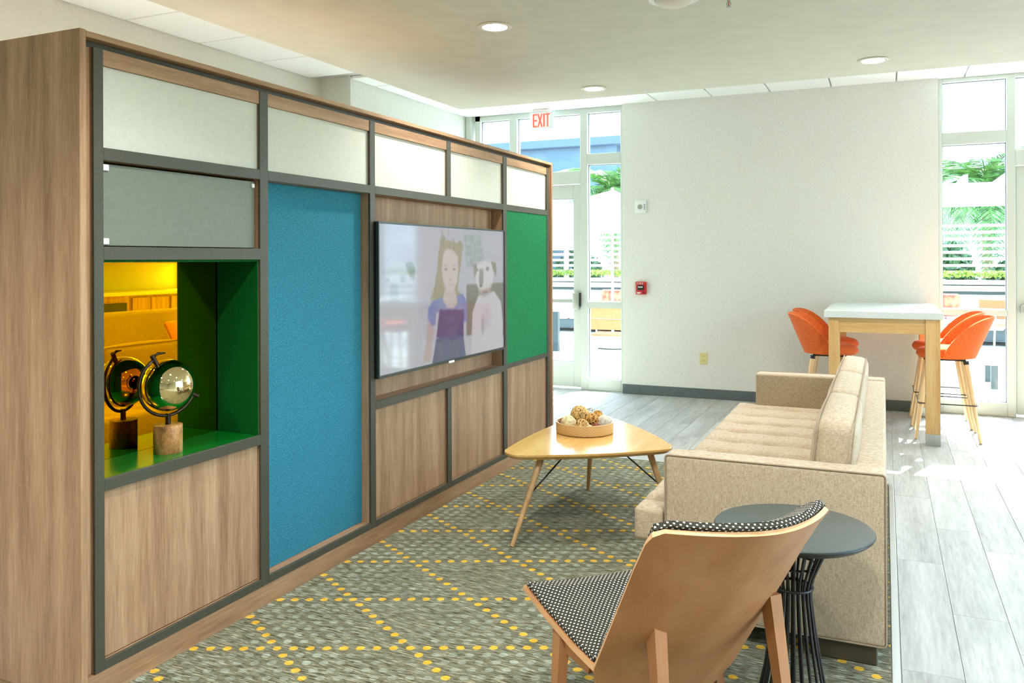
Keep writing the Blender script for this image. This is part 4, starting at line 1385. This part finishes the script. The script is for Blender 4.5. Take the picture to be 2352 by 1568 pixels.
# exit sign
ex = thing('exit_sign', 'white exit sign with red letters hanging from the ceiling', 'exit sign', (-1.155, 8.90, 3.0))
B().box(-.105, .105, -.03, .03, .196, .225, .006).done('canopy', W['clip'], ex, local=True)
B().box(-.147, .147, -.022, .022, -.008, .192, .016, 3).done('housing', W['clip'], ex, local=True, smooth=40)
def letter(ch, x0, w_, z0, h_, t=.016):
    bb = B()
    y0, y1 = -.0245, -.0222
    def seg(xa, za, xb, zb):
        d = Vector((xb - xa, 0, zb - za)); n = Vector((-d.z, 0, d.x)).normalized() * t / 2
        pa, pb = Vector((xa, y1, za)), Vector((xb, y1, zb))
        bb.poly([pa + n, pa - n, pb - n, pb + n], y1 - y0, (0, -1, 0))
    x1, z1_ = x0 + w_, z0 + h_
    if ch == 'E':
        bb.box(x0, x0 + t, y0, y1, z0, z1_)
        for zz in (z0, z0 + h_ / 2 - t / 2, z1_ - t): bb.box(x0 + t, x1, y0, y1, zz, zz + t)
    elif ch == 'X':
        seg(x0 + t * .4, z0, x1 - t * .4, z1_); seg(x0 + t * .4, z1_, x1 - t * .4, z0)
    elif ch == 'I':
        bb.box(x0, x1, y0, y1, z0, z1_)
    elif ch == 'T':
        bb.box((x0 + x1) / 2 - t / 2, (x0 + x1) / 2 + t / 2, y0, y1, z0, z1_ - t); bb.box(x0, x1, y0, y1, z1_ - t, z1_)
    bb.done('letter', W['exitred'], ex, local=True, label='red letter ' + ch)
letter('E', -.102, .052, .018, .152)
letter('X', -.044, .062, .018, .152)
letter('I', .028, .017, .018, .152)
letter('T', .053, .056, .018, .152)

# wall devices
yw = YB - .0005
hs = thing('fire_alarm_strobe', 'white fire alarm horn strobe high on the papered wall', 'alarm strobe', (-.005, YB, 2.07))
B().box(-.066, .066, -.028, -.0005, -.072, .072, .008, 2).done('housing', W['clip'], hs, local=True, smooth=40)
B().sphere((-.006, -.030, .0), .022, 16, 10, (1, .6, 1)).done('strobe_lens', W['glass'], hs, local=True, smooth=True)
B().lathe([(0, 0), (.026, 0), (.028, .003), (0, .003)], n=20).done('reflector', W['steel'], hs, local=True, matrix=Matrix.Translation((-.006, -.0282, 0)) @ Matrix.Rotation(math.pi / 2, 4, 'X'))
b = B()
for q in range(4): b.box(.035, .055, -.0292, -.0282, -.03 + q * .016, -.022 + q * .016)
b.done('lettering', W['gasket'], hs, local=True)
fp = thing('fire_alarm_pull', 'red fire alarm pull station on the papered wall', 'fire alarm', (-.002, YB, 1.175))
B().box(-.059, .059, -.04, -.0005, -.07, .07, .006, 2).done('housing', W['red'], fp, local=True, smooth=40)
B().box(-.036, .036, -.052, -.0402, -.022, .032, .004).done('handle', W['black'], fp, local=True)
b = B()
for q in range(4): b.box(-.026 + q * .014, -.017 + q * .014, -.0532, -.0522, .004, .020)
b.done('handle_lettering', W['clip'], fp, local=True)
b = B()
def stroke(x0, z0, x1, z1): b.box(min(x0, x1), max(x0, x1) + .003, -.0415, -.0402, min(z0, z1), max(z0, z1) + .003)
# FIRE across the top
fx_ = -.042
stroke(fx_, .04, fx_, .060); stroke(fx_, .060, fx_ + .010, .060); stroke(fx_, .050, fx_ + .008, .050)
stroke(fx_ + .020, .04, fx_ + .020, .060)
stroke(fx_ + .032, .04, fx_ + .032, .060); stroke(fx_ + .032, .060, fx_ + .042, .060); stroke(fx_ + .032, .050, fx_ + .042, .050); stroke(fx_ + .042, .050, fx_ + .042, .060); stroke(fx_ + .042, .04, fx_ + .042, .046)
stroke(fx_ + .056, .04, fx_ + .056, .060)
for zz in (.04, .050, .060): stroke(fx_ + .056, zz, fx_ + .066, zz)
b.done('fire_lettering', W['clip'], fp, local=True)
b = B(); b.box(-.045, .0, -.0412, -.0402, -.055, -.045); b.box(-.04, -.01, -.0412, -.0402, -.062, -.058); b.done('pull_lettering', W['clip'], fp, local=True)
B().lathe([(0, 0), (.009, 0), (.009, .004), (0, .004)], n=14).done('key_lock', W['black'], fp, local=True, matrix=Matrix.Translation((.035, -.0402, -.05)) @ Matrix.Rotation(math.pi / 2, 4, 'X'))
ol_ = thing('wall_outlet', 'ivory double power outlet low on the papered wall', 'outlet', (.675, YB, .428))
B().box(-.041, .041, -.008, -.0005, -.060, .060, .003).done('plate', W['ivory'], ol_, local=True)
for s in (-1, 1):
    b = B(); b.box(-.018, .018, -.0105, -.0081, s * .024 - .014, s * .024 + .014, .001)
    rc = b.done('receptacle', W['ivory'], ol_, local=True)
    b = B(); b.box(-.009, -.006, -.0112, -.0106, s * .024 - .004, s * .024 + .007); b.box(.006, .009, -.0112, -.0106, s * .024 - .004, s * .024 + .007); b.done('slots', W['black'], rc, local=True)

# ================================================================== BAR SIDE OF THE ROOM (seen in the gold mirror)
bk = thing('back_bar', 'walnut back bar with counter and wall cabinets reflected in the gold mirror', 'bar cabinet', (6.15, 7.6, 0))
for q in range(5):
    y0 = 5.8 + q * .635
    B().box(5.87, 6.44, y0 + .004, y0 + .631, .08, 1.05).done('base_unit', W['walnut_z'], bk)
    if q in (1, 2):
        B().box(5.85, 5.868, y0 + .06, y0 + .575, .2, .96, .004).done('cooler_door', W['black'], bk, label='dark glass cooler door')
    else:
        for s in (0, 1):
            B().box(5.85, 5.868, y0 + .02 + s * .30, y0 + .31 + s * .30, .1, 1.02, .003).done('door', W['walnut_z'], bk)
    B().box(6.07, 6.44, y0 + .004, y0 + .631, 1.46, 2.2).done('wall_cabinet', W['walnut_z'], bk)
B().box(5.83, 6.44, 5.78, 9.0, 1.051, 1.095, .003).done('counter', W['quartz'], bk)
B().box(5.91, 6.44, 5.8, 8.98, 0.0005, .079).done('toe_kick', W['black'], bk)
for q in range(2):
    o = B().lathe([(0, 0), (.035, 0), (.036, .14), (.014, .20), (.014, .25), (0, .25)], n=16).done('bottle', W['iron'], smooth=40)
    o.location = (6.1, 7.1 + q * .11, 1.0955)
    tag(o, ['dark bottle on the back bar counter, left of the pair in the mirror', 'dark bottle on the back bar counter, right of the pair in the mirror'][q], 'bottle')
bn = thing('banquette', 'cream banquette bench behind the sofa, seen in the gold mirror', 'bench', (4.95, 6.9, 0))
B().cushion(4.67, 5.22, 5.0, 8.2, .30, .46, .03, (0, 0, .015), (4, 10, 3)).done('seat', W['linen'], bn, smooth=50)
B().cushion(4.50, 4.66, 5.0, 8.2, .10, .93, .03, (.01, 0, .02), (3, 10, 6)).done('backrest', W['linen'], bn, smooth=50)
B().box(4.67, 5.18, 5.02, 8.18, .0005, .298).done('bench_base', W['oak_x'], bn)
B().box(4.485, 4.4995, 6.05, 6.17, .62, .70, .002).done('outlet_plate', W['hedge'], bn, label='green outlet plate on the back of the bench')
dup_tree(st0, (5.53, 6.50, 0), -1.57, 'orange bar stool in front of the back bar, seen in the gold mirror')

# ================================================================== PATIO AND BEYOND
B().box(-30, 30, YW + .2, 70, -.30, -.004).done('patio_ground', W['concrete'], kind='structure')
B().box(-2.9, XR + .3, YW + .06, YW + .2, -.3, -.003).done('threshold', W['concrete'], kind='structure')
B().box(-4, XR + 2, YW - .05, YW + .35, ZC + .31, ZC + 1.3).done('facade_parapet', W['whitewall'], kind='structure')

YF = 17.5
# low planter wall of boards, hedge and slatted screen behind
pw = thing('planter_wall', 'low white boarded planter wall at the back of the patio', 'planter', (1.5, YF, 0))
B().box(-9, 12, YF + .03, YF + .55, 0, 1.0).done('planter_core', W['shade'], pw)
bd = None
for q in range(6):
    for s in range(7):
        if bd is None:
            bd = B().box(-1.495, 1.495, -.03, .028, -.05, .05, .004).done('board', W['patiowhite'], pw, local=True)
        else:
            bd = dup(bd)
        bd.location = (-9 + 1.5 + 3 * s - 1.5, 0, .10 + q * .165)
B().box(-9, 12, YF - .05, YF + .57, 1.0005, 1.07, .005).done('cap', W['patiowhite'], pw)
def foliage(b, x0, x1, y0, y1, z0, z1, n, size, rr):
    for _ in range(n):
        c = Vector((rr.uniform(x0, x1), rr.uniform(y0, y1), z0 + (z1 - z0) * rr.random() ** .8))
        d = Vector((rr.gauss(0, 1), rr.gauss(0, 1), rr.gauss(.5, 1))).normalized()
        u = d.orthogonal().normalized() * size * rr.uniform(.4, .8)
        d = d * size * rr.uniform(.8, 1.4)
        n_ = d.cross(u).normalized() * size * .15
        vs = [b.bm.verts.new(c - d * .5), b.bm.verts.new(c + u * .5 + n_), b.bm.verts.new(c + d * .5), b.bm.verts.new(c - u * .5 + n_)]
        b.bm.faces.new(vs)
rr = random.Random(11)
b = B()
foliage(b, -8.9, 11.9, YF + .1, YF + .5, 1.13, 1.24, 6000, .07, rr)
hg = b.done('hedge', W['hedge'])
tag(hg, 'low lime green hedge growing along the top of the planter wall', 'hedge', kind='stuff')
fe = thing('slatted_screen', 'white horizontal slat screen on posts above the planter wall', 'fence', (1.5, YF + .62, 0))
YS = YF + .62
po = None
px_ = [-9 + 2.35 * q for q in range(10)]
for xx in px_:
    if po is None:
        po = B().box(-.045, .045, 0, .09, 0, 2.22, .004).done('post', W['patiowhite'], fe, local=True)
    else: po = dup(po)
    po.location = (xx - 1.5, 0, 0)
sl = None
for q in range(8):
    for s in range(9):
        if sl is None:
            sl = B().box(-1.174, 1.174, -.02, -.0005, -.026, .026, .002).done('slat', W['patiowhite'], fe, local=True)
        else: sl = dup(sl)
        sl.location = (px_[s] + 1.175 - 1.5, 0, 1.22 + .127 * q)

# shrubs behind the screen
SH = [(-5.9, 19.0, .7, 1.9, 'grey green shrub behind the slat screen, left of the umbrella pole'), (-4.3, 18.95, .65, 1.75, 'grey green shrub behind the slat screen, in line with the umbrella pole'),
      (-2.7, 19.0, .65, 1.5, 'grey green shrub behind the slat screen, right of the umbrella pole'), (3.65, 18.95, .5, 1.8, 'grey green shrub behind the slat screen, seen through the right window'), (4.75, 18.95, .5, 1.5, 'rounded shrub behind the slat screen at the right edge of the right window')]
for q, (x_, y_, r_, h_, lb) in enumerate(SH):
    t = thing('shrub', lb, 'shrub', (x_, y_, -.004), group='shrubs behind the slat screen')
    b = B(); rr = random.Random(40 + q)
    for _ in range(900):
        a = rr.uniform(0, 2 * math.pi); ph = rr.uniform(-.2, 1.5); rad = r_ * rr.uniform(.7, 1.0)
        c = Vector((math.cos(a) * math.cos(ph) * rad, math.sin(a) * math.cos(ph) * rad, h_ * .5 + math.sin(ph) * h_ * .5 * rad / r_))
        d = Vector((rr.gauss(0, 1), rr.gauss(0, 1), rr.gauss(.6, 1))).normalized(); u = d.orthogonal().normalized()
        s = rr.uniform(.06, .13)
        b.bm.faces.new([b.bm.verts.new(c - d * s), b.bm.verts.new(c + u * s * .45), b.bm.verts.new(c + d * s), b.bm.verts.new(c - u * s * .45)])
    b.done('foliage', W['shrub'], t, local=True, kind='stuff')
    B().cone((0, 0, 0), (0, 0, h_ * .5), .05, .03, 8).done('stem', W['trunk'], t, local=True)

def frond_mesh(L, droop, seed):
    rr = random.Random(seed)
    b = B()
    pts = []
    for q in range(13):
        t = q / 12
        pts.append(Vector((L * (t - .12 * droop * t * t), 0, L * (.55 * t - (.55 + droop) * t * t))))
    b.tube(pts, [.016 * (1 - .8 * q / 12) + .002 for q in range(13)], 5)
    for q in range(1, 46):
        t = q / 46
        i0 = min(11, int(t * 12)); k = t * 12 - i0
        p_ = pts[i0].lerp(pts[i0 + 1], k); d = (pts[i0 + 1] - pts[i0]).normalized()
        ll = L * .36 * math.sin(math.pi * (.12 + .85 * t)) ** .7
        for s in (-1, 1):
            e = (d * .55 + Vector((0, s * .85, -.25 - .25 * rr.random()))).normalized() * ll
            w_ = Vector((d.x, d.y, d.z)) * .020
            m_ = p_ + e * .5 + Vector((0, 0, .03))
            v = [b.bm.verts.new(p_ - w_ * .6), b.bm.verts.new(m_ - w_), b.bm.verts.new(p_ + e), b.bm.verts.new(m_ + w_), b.bm.verts.new(p_ + w_ * .6)]
            b.bm.faces.new(v)
    return b
def palm(x_, y_, h_, L, nf, seed, label):
    t = thing('palm_tree', label, 'palm tree', (x_, y_, -.004), group='palm trees beyond the slat screen')
    rr = random.Random(seed)
    B().tube([(0, 0, 0), (.04, .02, h_ * .4), (.02, 0, h_ * .75), (0, 0, h_)], [.15, .12, .10, .09], 10).done('trunk', W['trunk'], t, local=True, smooth=True)
    kinds = [frond_mesh(L, .35, seed), frond_mesh(L * .95, .65, seed + 1), frond_mesh(L * .9, 1.0, seed + 2)]
    objs = [None] * 3
    for q in range(nf):
        k = q % 3
        if objs[k] is None:
            o = objs[k] = kinds[k].done('frond', W['leaf'], t, local=True)
        else:
            o = dup(objs[k])
        o.location = (0, 0, h_ - .02)
        el = [-.75, -.35, .12][k] + rr.uniform(-.15, .15)
        o.rotation_euler = (0, el, q * 2.399 + rr.uniform(-.2, .2))
palm(-3.85, 20.4, 3.1, 1.7, 27, 5, 'palm tree with arching fronds seen through the narrow pane beside the papered wall')
palm(4.55, 21.6, 3.0, 1.7, 27, 15, 'taller palm tree in the upper part of the right window')
palm(6.1, 19.3, 2.2, 1.15, 24, 25, 'shorter palm tree behind the slat screen at the right edge of the right window')
palm(3.3, 26.5, 3.2, 1.5, 24, 35, 'palm tree with bushy crown at the left edge of the right window')

# umbrella
um = thing('patio_umbrella', 'white canvas patio umbrella outside the left door', 'umbrella', (-1.74, 13.5, -.004))
b = B().lathe([(0, .02), (.30, .02), (.32, .04), (.31, .06), (.05, .08), (.04, .12), (0, .12)], n=30); b.done('base', W['patiowhite'], um, local=True, smooth=40)
B().cone((0, 0, .1), (0, 0, 2.70), .022, .022, 12).done('pole', W['patiowhite'], um, local=True, smooth=40)
grid_ = []
for q in range(9):
    t = q / 8
    row = []
    for c in range(33):
        a = c * 2 * math.pi / 32
        sq = 1.0 / max(abs(math.cos(a)), abs(math.sin(a)))
        rad = 1.28 * t * (1 + (sq - 1) * .85)
        row.append((rad * math.cos(a), rad * math.sin(a), 2.66 - .56 * t ** 1.1))
    grid_.append(row)
b = B().shell(grid_, .008)
b.done('canopy', W['canvas'], um, local=True, smooth=True)
row = grid_[-1]
vl = [[(x_, y_, z_ - .13) for x_, y_, z_ in row], [(x_, y_, z_) for x_, y_, z_ in row]]
B().shell(vl, .006).done('valance', W['canvas'], um, local=True)
for q in range(4):
    a = math.pi / 4 + q * math.pi / 2
    B().tube([(.03 * math.cos(a), .03 * math.sin(a), 2.62), (1.7 * math.cos(a), 1.7 * math.sin(a), 2.06)], .010, 6).done('rib', W['patiowhite'], um, local=True)

# patio chairs
def patio_chair():
    t = thing('patio_chair', 'x', 'chair', (0, 0, -.004), group='tan and white patio chairs')
    # local +Y is the front
    for s in (-1, 1):
        b = B(); b.tube([(s * .26, -.30, .0), (s * .27, -.27, .44), (s * .26, -.33, .84)], .014, 6); b.done('rear_leg', W['patiowhite'], t, local=True, smooth=True)
        b = B(); b.tube([(s * .27, .27, .0), (s * .27, .22, .64), (s * .27, -.28, .66)], .014, 6); b.done('arm_leg', W['patiowhite'], t, local=True, smooth=True)
        B().box(s * .27 - .02, s * .27 + .02, -.25, .24, .667, .682, .004).done('arm_pad', W['tan'], t, local=True)
    B().box(-.26, .26, -.345, -.32, .825, .85, .006).done('top_bar', W['patiowhite'], t, local=True)
    for q in range(2):
        B().box(-.24, .24, -.325 + q * .02, -.310 + q * .02, .665 - q * .155, .815 - q * .155, .004).done('back_sling', W['tan'], t, local=True)
    B().box(-.25, .25, -.26, .26, .415, .44, .006).done('seat_sling', W['tan'], t, local=True)
    B().box(-.27, .27, .24, .265, .40, .43, .004).done('front_bar', W['patiowhite'], t, local=True)
    return t
pc = patio_chair()
for q, (x_, y_, rz_, lb) in enumerate(((-1.14, 11.45, 0.05, 'tan patio chair seen from behind through the narrow pane beside the papered wall'), (-2.95, 12.6, -1.5, 'tan patio chair seen side on through the glass of the left door'), (3.9, 15.2, 2.6, 'tan patio chair facing the house outside the right window'))):
    if q == 0:
        pc.location = (x_, y_, -.004); pc.rotation_euler = (0, 0, rz_); pc['label'] = lb
    else:
        dup_tree(pc, (x_, y_, -.004), rz_, lb)
pt = thing('patio_table', 'white patio table with blue grey legs outside the left door', 'table', (-1.75, 12.3, -.004))
B().box(-.75, .75, -.45, .45, .70, .735, .006).done('top', W['patiowhite'], pt, local=True)
for sx in (-1, 1):
    for sy in (-1, 1):
        B().box(sx * .70 - .045, sx * .70 + .045, sy * .40 - .045, sy * .40 + .045, 0, .699).done('leg', W['patiogrey'], pt, local=True)
lt = thing('patio_low_table', 'low white patio table outside the right window', 'table', (3.28, 11.25, -.004))
B().box(-.35, .35, -.35, .35, .27, .31, .005).done('top', W['patiowhite'], lt, local=True)
for sx in (-1, 1):
    for sy in (-1, 1):
        B().box(sx * .31 - .035, sx * .31 + .035, sy * .31 - .035, sy * .31 + .035, 0, .2695).done('leg', W['patiogrey'], lt, local=True)
def patio_sofa(x0, x1, label):
    t = thing('patio_sofa', label, 'sofa', ((x0 + x1) / 2, 16.6, -.004), group='white patio sofas along the planter wall')
    n = int(round((x1 - x0) / .85)); w_ = (x1 - x0) / n
    B().box(x0, x1, 16.2, 17.1, .08, .26, .01).done('base', W['patiogrey'], t)
    for q in range(n):
        B().cushion(x0 + w_ * q + .01, x0 + w_ * (q + 1) - .01, 16.15, 16.82, .262, .42, .03, (0, 0, .02), (4, 4, 3)).done('seat_cushion', W['cushionw'], t, smooth=50)
        B().cushion(x0 + w_ * q + .01, x0 + w_ * (q + 1) - .01, 16.83, 17.05, .262, .78, .04, (0, .02, .02), (4, 3, 4)).done('back_cushion', W['cushionw'], t, smooth=50)
    for sx in (x0 + .08, x1 - .08):
        for sy in (16.28, 17.0):
            B().box(sx - .03, sx + .03, sy - .03, sy + .03, 0, .0795).done('foot', W['patiogrey'], t)
patio_sofa(-5.2, -1.0, 'white cushioned patio sofa along the planter wall outside the left door')
patio_sofa(2.6, 6.85, 'white cushioned patio sofa along the planter wall outside the right window')
W['coral'] = plain('coral_pillow_print', (214, 92, 66), 0.9, noise=.3, nscale=9)
for (x_, lb) in ((-2.72, 'coral patterned throw pillow on the patio sofa left of the papered wall'), (3.42, 'coral patterned throw pillow on the patio sofa right of the papered wall')):
    o = B().cushion(-.24, .24, -.06, .06, -.20, .20, .05, (0, .05, 0), (5, 2, 5)).done('throw_pillow', W['coral'], smooth=60)
    o.location = (x_, 16.64, .66); o.rotation_euler = (-.15, 0, 0)
    tag(o, lb, 'pillow')
# pergola outside the right window
pg = thing('pergola', 'white pergola with flat beams outside the right window', 'pergola', (5.0, 15.0, 0))
B().box(1.2, 9.0, 14.70, 14.82, 2.36, 2.66, .005).done('beam', W['patiowhite'], pg)
B().box(1.2, 9.0, 15.9, 16.02, 2.36, 2.66, .005).done('beam', W['patiowhite'], pg)
for xx in (1.25, 8.85):
    for yq in (14.70, 15.9):
        B().box(xx, xx + .12, yq, yq + .12, -.004, 2.36).done('post', W['patiowhite'], pg)
pr_ = None
for q in range(14):
    if pr_ is None:
        pr_ = B().box(-.03, .03, -.75, .75, 2.661, 2.78).done('rafter', W['patiowhite'], pg, local=True)
    else: pr_ = dup(pr_)
    pr_.location = (-3.6 + q * .55, .36, 0)

# far buildings
bb_ = thing('apartment_building', 'slate blue flat-roofed building beyond the palms on the left', 'building', (-20, 43, -.004))
B().box(-34, -9.3, 38.6, 52, 0, 6.95).done('wall', W['bluewall'], bb_)
B().box(-34.5, -8.5, 38.0, 52.5, 6.951, 7.35, .03).done('roof', W['roofgrey'], bb_)
for q in range(4):
    x_ = -13.9 - q * 4.2
    wn_ = B().box(x_, x_ + 1.3, 38.52, 38.599, 4.55, 5.75).done('window', W['wingrey'], bb_)
    B().box(x_ + 1.35, x_ + 2.7, 38.45, 38.599, 4.3, 5.8).done('bay_panel', W['whitewall'], bb_)
b2 = thing('balcony_building', 'low white building with balconies behind the umbrella', 'building', (-15, 33, -.004))
B().box(-24, -8.2, 31, 35, 0, 3.9).done('wall', W['whitewall'], b2)
for q in range(6):
    for s in range(2):
        B().box(-22.5 + q * 2.4, -21.1 + q * 2.4, 30.93, 30.999, .9 + s * 1.6, 1.9 + s * 1.6).done('window', W['wingrey'], b2)
    B().box(-22.9 + q * 2.4, -20.8 + q * 2.4, 30.4, 30.99, 2.15, 2.25).done('balcony', W['whitewall'], b2)
B().box(-24.3, -8.0, 30.7, 35.3, 3.901, 4.1).done('roof', W['whitewall'], b2)
b3 = thing('hotel_building', 'tall white hotel building beyond the palms on the right', 'building', (16, 50, -.004))
B().box(-2.5, 40, 46, 60, 0, 15).done('wall', W['whitewall'], b3)
for f_ in range(4):
    B().box(-2.5, 40, 45.8, 45.999, 3.35 + f_ * 3.4, 3.65 + f_ * 3.4).done('floor_band', W['patiowhite'], b3)
    for q in range(9):
        x_ = 1.2 + q * 3.4
        w_o = B().box(x_, x_ + 1.5, 45.9, 45.999, 1.0 + f_ * 3.4, 2.6 + f_ * 3.4).done('window', W['winpale'], b3)
